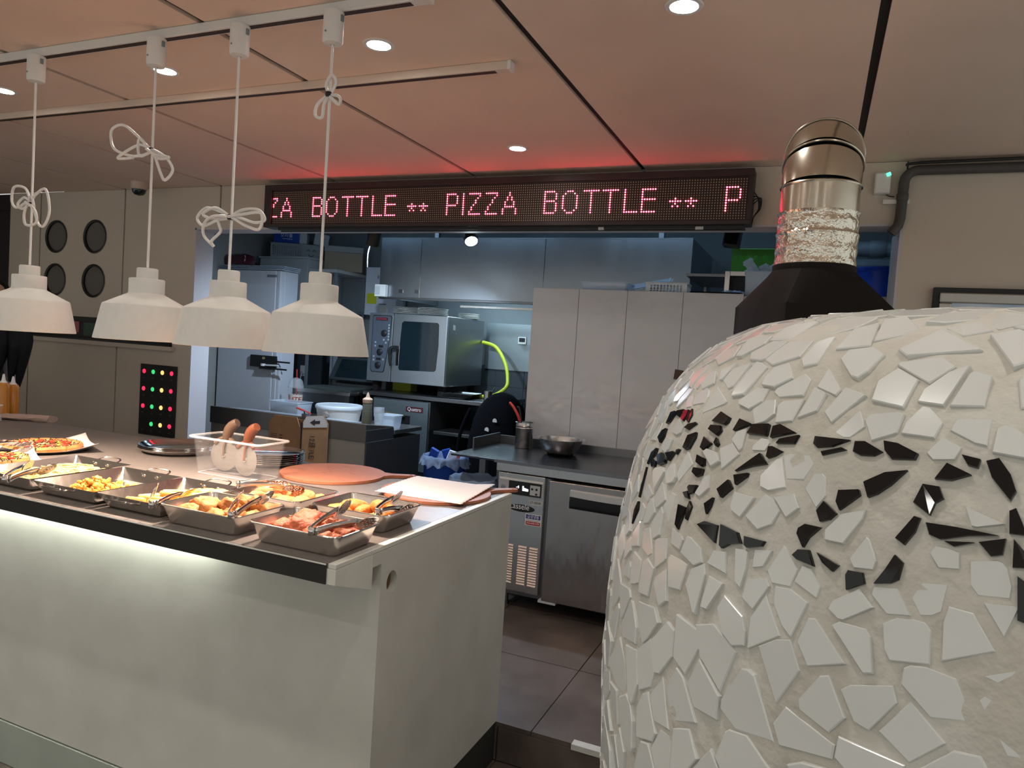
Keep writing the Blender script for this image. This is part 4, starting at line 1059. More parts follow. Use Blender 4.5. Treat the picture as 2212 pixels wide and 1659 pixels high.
# ---- clear box with pizza cutters
bx = T('clear_food_box', 'clear plastic food box holding two pizza cutters', 'box', (-1.988, 2.090, CT))
w_ = MB(); o0, o1, i1, i0 = [ring3(rrect(hx, hy, 0.018, 5), z) for hx, hy, z in ((0.148, 0.064, 0.001), (0.163, 0.078, 0.140), (0.160, 0.075, 0.140), (0.146, 0.062, 0.004))]
w_.loft([o0, o1, i1, i0])
P(bx, 'body', w_, M_clear, True)
P(bx, 'rim', MB().tube(ring3(rrect(0.172, 0.086, 0.020, 5), 0.141), 0.0042, 8, closed=True), mat('clear_rim', (0.80, 0.78, 0.76), 0.1, alpha=0.35), True)
P(bx, 'rim_flange', MB().loft([ring3(rrect(0.162, 0.077, 0.018, 5), 0.140), ring3(rrect(0.174, 0.088, 0.020, 5), 0.142)], False, False), M_clear, True)
P(bx, 'floor_line', MB().tube(ring3(rrect(0.146, 0.062, 0.017, 5), 0.003), 0.0018, 6, closed=True), mat('clear_edge', (0.8, 0.78, 0.75), 0.1, alpha=0.3), True)
def cutter(label, x, y, rz, tilt, hm):
    t = T('pizza_cutter', label, 'pizza cutter', (x, y, CT + 0.006), rz, group='pizza cutters in the clear box'); t.scale = (1.28, 1.28, 1.28)
    R = Matrix.Rotation(tilt, 4, 'Y')
    wh = MB().lathe([(0.002, 0.0012), (0.030, 0.0010), (0.046, 0.0004), (0.0475, 0.0), (0.046, -0.0004), (0.030, -0.0010), (0.002, -0.0012)], seg=40).xform(Matrix.Translation((0, 0, 0.048)) @ Matrix.Rotation(PI / 2, 4, 'X'))
    P(t, 'wheel', wh, mat('cutter_wheel', (0.30, 0.28, 0.26), 0.35, 0.6, bump=0.3, bscale=50), True)
    P(t, 'hub', MB().lathe([(0.001, 0.005), (0.006, 0.004), (0.007, -0.004), (0.001, -0.005)], seg=14).xform(Matrix.Translation((0, 0, 0.048)) @ Matrix.Rotation(PI / 2, 4, 'X')), M_chrome, True)
    gd = MB().tube(spl([(-0.034, 0, 0.080), (-0.018, 0, 0.094), (0.004, 0, 0.100), (0.022, 0, 0.096), (0.034, 0, 0.086)]), [0.005] + [0.0065] * 23 + [0.005], 8)
    P(t, 'guard', gd, hm, True)
    hp = spl([(0, 0, 0.048), (0.002, 0, 0.075), (0.006, 0, 0.098)])
    P(t, 'fork', MB().tube([(0, 0.006, 0.046), (0.002, 0.006, 0.075), (0.006, 0.004, 0.10)], 0.003, 6).tube([(0, -0.006, 0.046), (0.002, -0.006, 0.075), (0.006, -0.004, 0.10)], 0.003, 6), hm, True)
    pts = spl([(0.006, 0, 0.096), (0.009, 0, 0.112), (0.016, 0, 0.128), (0.028, 0, 0.142), (0.042, 0, 0.150)]); n = len(pts)
    P(t, 'handle', MB().tube(pts, [0.010 + 0.006 * math.sin(PI * min(1, (k + 1) / n * 0.9)) for k in range(n)], 12), hm, True)
cutter('pizza cutter with a tan handle, left in the clear box', -2.070, 2.100, 0.12, 0, M_handleg)
cutter('pizza cutter with a red-brown handle, right in the clear box', -1.938, 2.072, -0.10, 0, M_handle)

# ---- pizza boards and paper
def board(label, cx, cy, R, hx, hy):
    t = T('pizza_board', label, 'board', (cx, cy, CT)); d = Vector((hx - cx, hy - cy)); L = d.length; a = math.atan2(d.y, d.x)
    out = []
    w0 = math.asin(0.040 / R)
    for k in range(65):
        q = w0 + (2 * PI - 2 * w0) * k / 64; out.append((R * math.cos(q), R * math.sin(q)))
    end = [(R + 0.02, -0.024), (R + 0.035, -0.019), (L - 0.016, -0.016), (L - 0.006, -0.011), (L, 0), (L - 0.006, 0.011), (L - 0.016, 0.016), (R + 0.035, 0.019), (R + 0.02, 0.024)]
    out += end
    o = P(t, 'disc', MB().holed(out, [circ(L - 0.020, 0, 0.0065, 12)], XY(0.001), 0.011), M_board, bevel=0.002); o.rotation_euler = (0, 0, a)
    sc = MB()
    for q in range(9):
        x, y = rnd.uniform(-.13, .13), rnd.uniform(-.13, .13); sc.box(x, x + rnd.uniform(.01, .035), y, y + 0.0012, 0.0122, 0.0124, RZ(rnd.uniform(-.4, .4)))
    P(t, 'knife_marks', sc, mat('knife_mark', (0.20, 0.07, 0.04), 0.8), stuff=True)
board('bare red-brown pizza board with handle, left of the paper-covered one', -1.735, 2.34, 0.205, -1.455, 2.510)
board('red-brown pizza board under white paper at the counter end', -1.245, 2.305, 0.200, -1.020, 2.545)
q4 = [(-1.405, 2.140), (-1.445, 2.495), (-1.100, 2.500), (-1.068, 2.150)]
pm_ = MB(); n = 26
def ppt(i, j):
    u, v = i / n, j / n
    p = Vector((*q4[0], 0)).lerp(Vector((*q4[3], 0)), u).lerp(Vector((*q4[1], 0)).lerp(Vector((*q4[2], 0)), u), v)
    rr = math.hypot(p.x + 1.245, p.y - 2.305)
    z = 0.0135 + 0.004 * max(0, math.sin(5 * u + 1.0) * math.sin(3.2 * v)) + (0.012 * max(0, u - 0.75) / 0.25 * v if rr > 0.15 else 0)
    jx = 0.004 * ((i + j) % 2) if i in (0, n) else 0
    return (p.x + jx, p.y + (0.003 * (i % 2) if j in (0, n) else 0), CT + z)
pm_.add([ppt(i, j) for j in range(n + 1) for i in range(n + 1)], [(j * (n + 1) + i, j * (n + 1) + i + 1, (j + 1) * (n + 1) + i + 1, (j + 1) * (n + 1) + i) for j in range(n) for i in range(n)])
o = S('baking_paper', pm_, M_paper, 'square of white paper lying on the board at the counter end', 'paper', smooth=True)
so = o.modifiers.new('thick', 'SOLIDIFY'); so.thickness = 0.0006

# ---- cloth, sauce bottles and jar at the far left
cm = MB(); cl = []
for k in range(15):
    s = k / 14; x = -3.98 + 0.30 * s; w2 = 0.05 + 0.02 * math.sin(5 * s); ring_ = []
    for j in range(14):
        a = 2 * PI * j / 14; z = max(0.001, 0.012 + 0.022 * math.sin(a) * (0.5 + 0.6 * s) + 0.006 * noise.noise(Vector((s * 8, a * 2, 1))))
        ring_.append((x + 0.01 * math.sin(3 * a), 2.46 + 0.06 * s + w2 * math.cos(a), CT + z))
    cl.append(ring_)
cm.loft(cl); S('dish_cloth', cm, M_cloth, 'folded pinkish cloth lying at the far end of the counter', 'cloth', smooth=True)
def sauce_bottle(x, y, lab, h=0.20, r=0.030):
    t = T('sauce_bottle', lab, 'bottle', (x, y, CT), group='amber sauce bottles')
    P(t, 'body', MB().lathe([(0.002, 0.0), (r, 0.001), (r + 0.001, 0.01), (r, h * 0.86), (r * 0.8, h * 0.93), (0.012, h * 0.95)], seg=24, cap0=True), M_syrup, True)
    P(t, 'nozzle', MB().lathe([(r * 0.7, h * 0.93), (0.014, h * 0.97), (0.010, h * 1.0), (0.005, h * 1.16), (0.002, h * 1.17)], seg=16), mat('translucent_cap', (0.75, 0.72, 0.70), 0.3), True)
sauce_bottle(-4.005, 2.47, 'amber sauce bottle with pointed cap at the left edge of the photo')
sauce_bottle(-4.045, 2.545, 'amber sauce bottle half hidden behind the other, at the far end of the counter', h=0.185)
t = T('glass_jar', 'small clear glass at the left edge beside the sauce bottles', 'jar', (-3.85, 2.335, CT))
P(t, 'body', MB().lathe([(0.030, 0.0), (0.033, 0.004), (0.035, 0.085), (0.033, 0.085), (0.031, 0.006), (0.002, 0.005)], seg=24), M_clear, True)
P(t, 'rim', MB().tube(ring3(circ(0, 0, 0.034, 24), 0.085), 0.0016, 6, closed=True), M_wprint, True)
P(t, 'contents', MB().lathe([(0.002, 0.006), (0.029, 0.006), (0.030, 0.03), (0.002, 0.031)], seg=20), mat('pale_contents', (0.6, 0.5, 0.42), 0.6), True)
# ================================================================== KITCHEN
# ---- stainless counter fridge (front at y 3.63)
FY0 = 3.63
fr = T('counter_fridge', 'stainless counter fridge with black pull handle beside the mosaic oven', 'fridge', (0, 0, KF))
def fz(z): return z - KF
P(fr, 'body', MB().box(-1.575, 0.30, FY0 + 0.020, 4.26, fz(0.235), fz(0.905)), M_steelr)
P(fr, 'top_rail', MB().box(-1.588, 0.30, FY0 - 0.012, FY0 + 0.02, fz(0.918), fz(0.968)), M_steel, bevel=0.003)
P(fr, 'machine_panel', MB().box(-1.575, -1.298, FY0 - 0.006, FY0 + 0.019, fz(0.262), fz(0.912)), M_steel, bevel=0.003)
dr = P(fr, 'door', MB().box(-1.272, -0.62, FY0 - 0.020, FY0 + 0.019, fz(0.245), fz(0.905)), M_steeld, bevel=0.006)
h1 = MB()
for k in range(13):
    pass
hp = [[(-1.145 + 0.40 * s, FY0 - 0.021 - 0.030 * math.sin(PI * (0.12 + 0.76 * s)) , fz(0.862) + dz - 0.004 * s) for dz in (-0.026, -0.006, 0.010)] for s in [k / 12 for k in range(13)]]
bk = MB().loft([[(p[0][0], FY0 - 0.0205, p[0][2] - 0.062), (p[0][0], FY0 - 0.0205, p[2][2]), (p[2][0], p[2][1], p[2][2]), (p[1][0], p[1][1] - 0.004, p[1][2]), (p[0][0], p[0][1] + 0.004, p[0][2])] for p in hp])
P(dr, 'handle_cup', MB().loft([[(p[0][0], FY0 - 0.0207, p[0][2] - 0.066), (p[0][0], FY0 - 0.0207, p[0][2] + 0.0), (p[0][0], FY0 - 0.030, p[0][2] - 0.002), (p[0][0], FY0 - 0.036, p[0][2] - 0.035), (p[0][0], FY0 - 0.030, p[0][2] - 0.062)] for p in hp]), mat('gloss_black_plastic', (0.010, 0.009, 0.009), 0.12), True)
P(dr, 'handle_grip', MB().loft([[(p[0][0], FY0 - 0.0207, p[0][2]), (p[0][0], FY0 - 0.0207, p[2][2]), (p[2][0], p[2][1], p[2][2] - 0.004), (p[0][0], p[0][1], p[0][2])] for p in hp]), M_lgrey, True)
P(fr, 'door', MB().box(-0.60, 0.28, FY0 - 0.020, FY0 + 0.019, fz(0.245), fz(0.905)), M_steeld, bevel=0.006)
for x in (-1.52, -0.4, 0.2):
    P(fr, 'leg', MB().lathe([(0.022, 0.0), (0.022, 0.02), (0.016, 0.022), (0.016, 0.086)], c=(x, FY0 + 0.08, 0.0), seg=16, cap0=True), M_steelr, True)
P(fr, 'door_hinge', MB().box(-1.29, -1.19, FY0 - 0.018, FY0 + 0.02, fz(0.232), fz(0.2445)), M_lgrey)
# controller
ct = P(fr, 'controller', MB().box(-1.567, -1.300, FY0 - 0.014, FY0 - 0.0062, fz(0.794), fz(0.888)), mat('controller_silver', (0.45, 0.45, 0.46), 0.35), bevel=0.003)
P(ct, 'screen', MB().box(-1.505, -1.312, FY0 - 0.0155, FY0 - 0.0142, fz(0.800), fz(0.874)), M_black)
P(ct, 'white_edge', MB().box(-1.562, -1.304, FY0 - 0.016, FY0 - 0.0142, fz(0.876), fz(0.886)), M_white)
P(ct, 'readout', MB().box(-1.423, -1.416, FY0 - 0.0165, FY0 - 0.0156, fz(0.826), fz(0.852)).box(-1.414, -1.407, FY0 - 0.0165, FY0 - 0.0156, fz(0.826), fz(0.842)).box(-1.405, -1.398, FY0 - 0.0165, FY0 - 0.0156, fz(0.826), fz(0.840)).box(-1.396, -1.389, FY0 - 0.0165, FY0 - 0.0156, fz(0.826), fz(0.838)), M_disp)
text(ct, '-4', 0.022, M_disp, (-1.452, FY0 - 0.0158, fz(0.843)))
P(ct, 'keypad', MB().box(-1.378, -1.320, FY0 - 0.0165, FY0 - 0.0156, fz(0.808), fz(0.862)), mat('keypad_grey', (0.5, 0.52, 0.52), 0.5))
for x, z in ((-1.366, 0.842), (-1.340, 0.842), (-1.340, 0.816)):
    P(ct, 'button', MB().lathe([(0.001, 0.0015), (0.006, 0.001), (0.0065, 0)], seg=14).xform(Matrix.Translation((x, FY0 - 0.0166, fz(z))) @ Matrix.Rotation(PI / 2, 4, 'X')), M_black, True)
P(ct, 'switch', MB().lathe([(0.001, 0.004), (0.012, 0.003), (0.014, 0)], seg=18).xform(Matrix.Translation((-1.538, FY0 - 0.0141, fz(0.832))) @ Matrix.Rotation(PI / 2, 4, 'X')), M_grey, True)
lg = P(fr, 'logo_plate', MB().holed(circ(-1.425, fz(0.727), 0.078, 32, ry=0.020), [], XZ(FY0 - 0.0080), 0.0018), M_black)
text(lg, 'Lassele', 0.045, M_wprint, (-1.437, FY0 - 0.0084, fz(0.735)), sx=0.92)
mp_ = P(fr, 'model_plate', MB().box(-1.383, -1.306, FY0 - 0.0080, FY0 - 0.0062, fz(0.755), fz(0.778)), M_lgrey)
text(mp_, 'LT-1834R', 0.019, M_print, (-1.3445, FY0 - 0.0083, fz(0.7665)), sx=0.85)
st = P(fr, 'service_sticker', MB().box(-1.398, -1.306, FY0 - 0.0078, FY0 - 0.0062, fz(0.640), fz(0.703)), M_wprint)
P(st, 'navy_field', MB().box(-1.394, -1.310, FY0 - 0.0083, FY0 - 0.0079, fz(0.676), fz(0.700)), M_navy)
P(st, 'red_field', MB().box(-1.394, -1.310, FY0 - 0.0083, FY0 - 0.0079, fz(0.643), fz(0.663)), M_rprint)
P(st, 'line', MB().box(-1.392, -1.312, FY0 - 0.0082, FY0 - 0.0079, fz(0.668), fz(0.670)), M_print)
text(st, '급성냉동', 0.022, M_wprint, (-1.352, FY0 - 0.0088, fz(0.688)), sx=0.86)
text(st, '010-4440-4178', 0.0145, M_wprint, (-1.352, FY0 - 0.0088, fz(0.653)), sx=0.80)
lv = MB().loft([[(-0.025, -0.006, 0.0), (-0.025, 0.0, 0.0), (-0.025, 0.0, 0.009), (-0.025, -0.002, 0.007)], [(0.025, -0.006, 0.0), (0.025, 0.0, 0.0), (0.025, 0.0, 0.009), (0.025, -0.002, 0.007)]]).mesh('louvre', mat('louvre_bright', (0.52, 0.43, 0.38), 0.42, 1.0))
for c in (-1.482, -1.402, -1.337):
    for r in range(15):
        link('louvre', lv, fr, (c, FY0 - 0.0062, fz(0.306 + 0.0147 * r)))
# worktop with upstands
wt = T('steel_worktop', 'dark stainless worktop with upstand carrying a mixing bowl', 'worktop', (0, 0, 0.968))
P(wt, 'top', MB().box(-1.875, 0.30, FY0 - 0.018, 4.30, 0.0005, 0.012).box(-1.875, -1.60, FY0 + 0.28, 4.30, -0.03, 0.0004), mat('worktop_dark', (0.10, 0.10, 0.11), 0.26, 1.0, rvar=0.05, vscale=4), bevel=0.002)
P(wt, 'front_lip', MB().box(-1.60, 0.30, FY0 - 0.022, FY0 - 0.018, -0.004, 0.013), M_steelr)
P(wt, 'side_upstand', MB().box(-1.885, -1.8755, FY0 + 0.28, 4.30, -0.03, 0.075), M_steelr, bevel=0.002)
P(wt, 'rear_upstand', MB().box(-1.875, 0.30, 4.300, 4.312, 0.0, 0.060), M_steelr, bevel=0.002)
P(wt, 'bracket', MB().box(-1.84, -1.80, FY0 + 0.30, FY0 + 0.34, KF - 0.968, -0.031).box(-1.84, -1.80, 4.2, 4.24, KF - 0.968, -0.031), M_steelr)
# mixing bowl, can with scissors
bw = T('mixing_bowl', 'wide stainless mixing bowl on the dark worktop', 'bowl', (-1.38, 4.085, 0.9805))
P(bw, 'body', MB().lathe([(0.002, 0.002), (0.075, 0.002), (0.10, 0.02), (0.128, 0.075), (0.132, 0.094), (0.150, 0.098), (0.150, 0.0965), (0.130, 0.092), (0.126, 0.073), (0.099, 0.018), (0.075, 0.0), (0.002, 0.0)], seg=64), M_steel, True)
cn = T('utensil_can', 'tall steel can holding red handled tongs', 'can', (-1.655, 4.17, 0.9805))
P(cn, 'body', MB().lathe([(0.002, 0.0), (0.054, 0.001), (0.055, 0.004), (0.055, 0.120), (0.057, 0.124), (0.055, 0.128), (0.055, 0.134), (0.0575, 0.138), (0.055, 0.142), (0.0545, 0.158), (0.060, 0.161), (0.0535, 0.162), (0.053, 0.01), (0.002, 0.008)], seg=40, cap0=True), M_steel, True)
sc_ = T('red_tongs', 'red handled utensil leaning out of the steel can', 'utensil', (-1.655, 4.17, 0.9905))
P(sc_, 'red_handle', MB().tube(spl([(-0.035, 0.0, 0.15), (-0.052, 0.0, 0.19), (-0.085, 0.005, 0.235), (-0.118, 0.01, 0.265)]), [0.006] + [0.009] * 17 + [0.006], 10), M_red, True)
P(sc_, 'black_handle', MB().tube(spl([(-0.030, 0.012, 0.14), (-0.045, 0.02, 0.20), (-0.055, 0.02, 0.235), (-0.068, 0.02, 0.240)]), 0.007, 8), M_black, True)
P(sc_, 'blade', MB().tube([(0.02, 0.0, 0.0), (-0.036, 0.0, 0.155)], 0.004, 6), M_chrome)

# ---- white glossy panels behind the fridge
px_ = [-1.715, -1.405, -1.095, -0.757, -0.415]
wp = T('laminate_partition', 'white glossy four-panel partition behind the counter fridge', 'partition', (0, 0, KF))
for a, b in zip(px_[:-1], px_[1:]):
    P(wp, 'panel', MB().box(a + 0.0012, b - 0.0012, 4.314, 4.334, 0.0, 1.998 - KF), M_laminate, bevel=0.001)
P(wp, 'frame', MB().box(-1.712, -0.418, 4.3345, 4.36, 0.0, 1.990 - KF), M_joint)
P(wp, 'shelf_top', MB().box(-1.712, -0.05, 4.3365, 4.80, 1.940 - KF, 1.988 - KF), M_steelr)
P(wp, 'mark', MB().box(-0.775, -0.68, 4.309, 4.3135, 1.475 - KF, 1.535 - KF, RY(0.1)), M_rust)
# things on top of it
def lidbox(name, lab, x0, x1, y0, y1, z, h, m, rot=0.0, taper=0.012, group=None):
    cx, cy = (x0 + x1) / 2, (y0 + y1) / 2; hx, hy = (x1 - x0) / 2, (y1 - y0) / 2
    t = T(name, lab, 'container', (cx, cy, z), rot, group)
    P(t, 'body', shell(hx, hy, h, taper, 0.012, th=0.003, n=3), m, True)
    P(t, 'rim', MB().tube(ring3(rrect(hx + 0.004, hy + 0.004, 0.014, 3), h), 0.004, 6, closed=True), m, True)
    return t
TZ = 1.990
lidbox('clear_container', 'clear plastic food container on top of the white partition', -1.42, -1.12, 4.38, 4.60, TZ, 0.062, M_clearb)
ld = S('plastic_cover', MB().box(-0.15, 0.15, -0.11, 0.11, 0, 0.006).box(-0.14, 0.14, -0.10, 0.10, 0.006, 0.016), M_clearb, 'clear plastic cover leaning between container and basket', 'cover', loc=(-1.02, 4.55, TZ + 0.062), bevel=0.003); ld.rotation_euler = (0.25, -0.22, 0.1)
def perf_basket(name, label, cx, cy, z, hx, hy, h, m, rot=0.0, rows=4, colr=(0.1, 0.9), hole=0.008, face=None, cols=9):
    t = T(name, label, 'basket', (cx, cy, z), rot)
    hs = [circ(-hx + 2 * hx * (colr[0] + (colr[1] - colr[0]) * (i + 0.5) / cols), h * (0.14 + 0.72 * (j + 0.5) / rows), hole, 8) for i in range(cols) for j in range(rows)]
    P(t, 'front_wall', MB().holed([(-hx, 0), (hx, 0), (hx, h), (-hx, h)], hs, XZ(-hy), 0.004), m)
    P(t, 'back_wall', MB().box(-hx, hx, hy - 0.004, hy, 0, h), m)
    for s in (-1, 1):
        nh = 5; hs2 = [circ(-hy + 2 * hy * (i + 0.5) / nh, h * (0.14 + 0.72 * (j + 0.5) / rows), hole, 8) for i in range(nh) for j in range(rows)]
        P(t, 'side_wall', MB().holed([(-hy + 0.004, 0), (hy - 0.004, 0), (hy - 0.004, h), (-hy + 0.004, h)], hs2, (lambda u, v, w, s=s: (s * hx - s * w, u, v)), 0.004), m)
    P(t, 'base', MB().box(-hx + 0.004, hx - 0.004, -hy + 0.004, hy - 0.004, 0, 0.004), m)
    P(t, 'rim', MB().tube(ring3(rrect(hx + 0.002, hy + 0.002, 0.01, 3), h), 0.005, 6, closed=True), m, True)
    return t
perf_basket('perforated_basket', 'small white perforated basket on top of the white partition', -0.875, 4.44, TZ, 0.125, 0.07, 0.066, mat('basket_white', (0.72, 0.74, 0.76), 0.5), rows=3, cols=10, hole=0.0075)
S('black_tray', MB().loft([ring3(rrect(0.13, 0.08, 0.02, 4), 0), ring3(rrect(0.15, 0.10, 0.02, 4), 0.02), ring3(rrect(0.145, 0.095, 0.02, 4), 0.02), ring3(rrect(0.125, 0.075, 0.02, 4), 0.004)]), M_black, 'low black tray on top of the white partition', 'tray', loc=(-0.585, 4.46, TZ))
gl = MB()
for k in range(14):
    x, y = rnd.uniform(-.055, .055), rnd.uniform(-.04, .04); r = rnd.uniform(.012, .024)
    gl.add([Vector((x, y, 0.026)) + Vector((c.x * r * 1.5, c.y * r, c.z * r)) * (1 + .5 * noise.noise(c * 2 + Vector((k, 1, 1)))) for c in bv], bf)
S('plastic_wrap', gl, M_bag, 'crumpled clear plastic wrap under the steel bracket', 'wrap', loc=(-0.485, 4.52, TZ + 0.0))
br = T('steel_bracket', 'bent steel bracket stand on top of the white partition', 'bracket', (-0.50, 4.62, TZ))
P(br, 'post', MB().box(-0.060, -0.030, -0.05, 0.05, 0.0, 0.17), M_steel, bevel=0.002)
P(br, 'arm', MB().box(-0.0295, 0.085, -0.05, 0.05, 0.140, 0.17), M_steel, bevel=0.002)
P(br, 'back_panel', MB().box(-0.0295, 0.085, 0.046, 0.05, 0.0, 0.1395), M_black)
# clear bin of acrylic tubes
ab = lidbox('acrylic_bin', 'clear acrylic bin full of clear trays beside the oven flue', -0.435, -0.225, 4.48, 4.70, TZ - 0.03, 0.19, M_clearb)
for k, (x, y, l, w2, tl, rr, lab) in enumerate(((-0.31, 4.60, 0.26, 0.055, -0.62, 0.0, 'tallest clear tray leaning out of the acrylic bin'), (-0.33, 4.54, 0.19, 0.04, -0.70, 0.3, 'short clear tray leaning at the left of the acrylic bin'), (-0.27, 4.62, 0.21, 0.05, -0.50, 0.1, 'clear tray in the middle of the acrylic bin'), (-0.235, 4.58, 0.20, 0.045, -0.40, -0.2, 'clear tray at the right of the acrylic bin'))):
    o = S('clear_tray', MB().box(-w2 / 2, w2 / 2, -0.018, 0.018, 0, l).box(-w2 / 2 - 0.006, w2 / 2 + 0.006, -0.024, 0.024, l - 0.02, l - 0.012), M_clearb, lab, 'tray', loc=(x + 0.02, y, TZ + 0.03), bevel=0.004)
    o.rotation_euler = (0, tl, rr)
perf_basket('green_crate', 'bright green plastic crate behind the acrylic bin', -0.435, 4.98, 2.17, 0.13, 0.10, 0.17, M_green, rows=2, cols=4, hole=0.016)
cs = T('crate_shelf', 'wall shelf carrying the green crate', 'shelf', (-0.435, 5.2, 2.150))
P(cs, 'board', MB().box(-0.4, 0.5, -0.4, 0.3, 0, 0.018), M_steelr)
P(cs, 'prop', MB().box(-0.38, -0.36, 0.27, 0.29, -1.0, -0.001).box(0.46, 0.48, 0.27, 0.29, -1.0, -0.001).box(-0.38, -0.36, 0.27, 0.29, KF - 2.150, -1.0).box(0.46, 0.48, 0.27, 0.29, KF - 2.150, -1.0), M_steelr)
sp = T('wall_speaker', 'small black box speaker hanging under the kitchen header', 'speaker', (-0.50, 4.30, 2.262))
P(sp, 'cabinet', MB().box(-0.045, 0.045, -0.05, 0.05, 0.0, 0.125, RY(0.12)), M_black, bevel=0.005)
P(sp, 'grille', MB().box(-0.036, 0.036, -0.053, -0.0505, 0.012, 0.113, RY(0.12), (0, 0, 0.0625)), M_fabric)
P(sp, 'hanger', MB().box(-0.01, 0.01, -0.01, 0.01, 0.120, KC - 2.262 - 0.001), M_black)
# right side of kitchen: pipes and blue tub
rp = T('ceiling_pipes', 'dark plastic pipes beyond the oven flue', 'pipe', (0.30, 5.5, 2.38))
P(rp, 'pipe', MB().tube([(-0.25, 0, 0.06), (0.85, 0, 0.06)], 0.052, 20), M_grey, True)
P(rp, 'pipe', MB().tube([(-0.25, 0, -0.05), (0.85, 0, -0.05)], 0.042, 20), M_grey, True)
P(rp, 'coupling', MB().lathe([(0.056, -0.05), (0.060, -0.04), (0.060, 0.04), (0.056, 0.05)], seg=20).xform(Matrix.Translation((0.02, 0, 0.06)) @ Matrix.Rotation(PI / 2, 4, 'Y')), M_grey, True)
bt = T('blue_tub', 'bright blue plastic tub right of the oven flue', 'tub', (0.32, 4.98, 2.045))
P(bt, 'body', MB().lathe([(0.002, 0.0), (0.125, 0.0), (0.150, 0.165), (0.156, 0.170), (0.156, 0.180), (0.160, 0.182), (0.160, 0.192), (0.150, 0.192), (0.122, 0.004), (0.002, 0.004)], seg=48), M_blueb, True)
S('tub_shelf', MB().box(-0.4, 0.5, -0.3, 0.3, 0, 0.03).box(-0.38, -0.34, -0.28, -0.24, KF - 2.014, 0).box(0.40, 0.44, -0.28, -0.24, KF - 2.014, 0).box(-0.38, -0.34, 0.24, 0.28, KF - 2.014, 0).box(0.40, 0.44, 0.24, 0.28, KF - 2.014, 0), M_lgrey, 'pale shelf unit under the blue tub', 'shelf', loc=(0.45, 5.02, 2.014))

# ---- exhaust hood
hd = T('exhaust_hood', 'big stainless exhaust hood across the kitchen', 'hood', (0, 5.35, 1.96))
HX0, HX1 = -3.585, -0.90
P(hd, 'front_panel', MB().box(HX0, HX1, 0.0, 0.012, 0.018, 0.522), M_steelh, bevel=0.002)
P(hd, 'side_panel', MB().box(HX0, HX0 + 0.012, 0.0125, 1.05, 0.018, 0.522), M_steelh)
P(hd, 'side_panel', MB().box(HX1 - 0.012, HX1, 0.0125, 1.05, 0.018, 0.522), M_steelh)
P(hd, 'top_panel', MB().box(HX0, HX1, 0.0, 1.05, 0.5225, 0.532), M_steelh)
P(hd, 'gutter', MB().box(HX0, HX1, -0.004, 0.05, 0.0, 0.0175), M_steelr, bevel=0.002)
P(hd, 'gutter_shelf', MB().box(-2.75, HX1, -0.05, 0.02, -0.050, -0.042).box(-2.75, HX1, -0.05, -0.046, -0.0415, -0.034), M_steel)
P(hd, 'seam', MB().box(-3.18, -3.176, -0.0012, 0.0, 0.018, 0.522).box(-2.05, -2.046, -0.0012, 0.0, 0.018, 0.522), M_chrome)
P(hd, 'hanger', MB().box(HX0 + 0.3, HX0 + 0.34, 0.4, 0.44, 0.5325, KC - 1.96).box(HX1 - 0.34, HX1 - 0.3, 0.4, 0.44, 0.5325, KC - 1.96), M_steelr)
for x in (-3.36, -3.20):
    P(hd, 'clip', MB().box(x - 0.02, x + 0.02, -0.006, -0.0002, 0.055, 0.085), M_steelr)
hl = P(hd, 'hood_lamp', MB().box(-3.2, -2.4, 0.55, 0.67, 0.08, 0.11), mat('hood_lamp_glow', (1, 1, 1), 0.5, emit=(0.62, 0.85, 1.0), estr=10), label='glowing lamp under the hood')
sw = T('switch_box', 'white wall switch box fixed to the left corner of the hood', 'switch', (-3.545, 5.33, 1.975))
P(sw, 'case', MB().box(-0.055, 0.055, -0.03, 0.018, 0.0, 0.105), M_white, bevel=0.005)
P(sw, 'rocker', MB().box(-0.045, 0.005, -0.035, -0.0305, 0.018, 0.088), M_lgrey, bevel=0.002)

# ---- spot lamps under the header
for (x, y, z, lab, aim) in ((-2.888, 4.20, 2.245, 'black cylinder spotlight with cool glow under the left of the sign', (-0.35, 0.30, -1)), (-2.085, 4.12, 2.258, 'round cool white spotlight facing the camera under the sign', (1.235, -1.37, -2.1))):
    t = T('kitchen_spotlight', lab, 'spotlight', (x, y, z), group='kitchen spotlights')
    a = Vector(aim).normalized(); q = a.to_track_quat('-Z', 'Y').to_matrix().to_4x4()
    P(t, 'can', MB().lathe([(0.002, 0.11), (0.042, 0.108), (0.046, 0.10), (0.046, 0.006), (0.043, 0.004), (0.040, 0.006), (0.040, 0.012)], seg=28).xform(q), M_black, True)
    P(t, 'lens', MB().lathe([(0.001, 0.008), (0.0395, 0.009), (0.0395, 0.013), (0.001, 0.013)], seg=28).xform(q), M_cool, True)
    P(t, 'yoke', MB().tube([q @ Vector((0, 0, 0.10)), (0, 0, KC - z - 0.002)], 0.007, 8), M_black)
    spot('spotlight_beam', tuple(a * 0.01), KITCHEN_W * (3.6 if x < -2.5 else 3.0), (0.62, 0.80, 1.0), 150 if x < -2.5 else 85, 0.7, 0.03, aim, parent=t)
S('spot_cable', MB().tube(spl([(-2.95, 4.24, 2.10), (-2.95, 4.24, 2.2), (-2.92, 4.24, 2.30), (-2.88, 4.22, 2.335), (-2.4, 4.2, 2.34), (-2.1, 4.18, 2.34)]), 0.004, 6), M_black, 'thin black cable looping past the cylinder spotlight', 'cable', smooth=True)
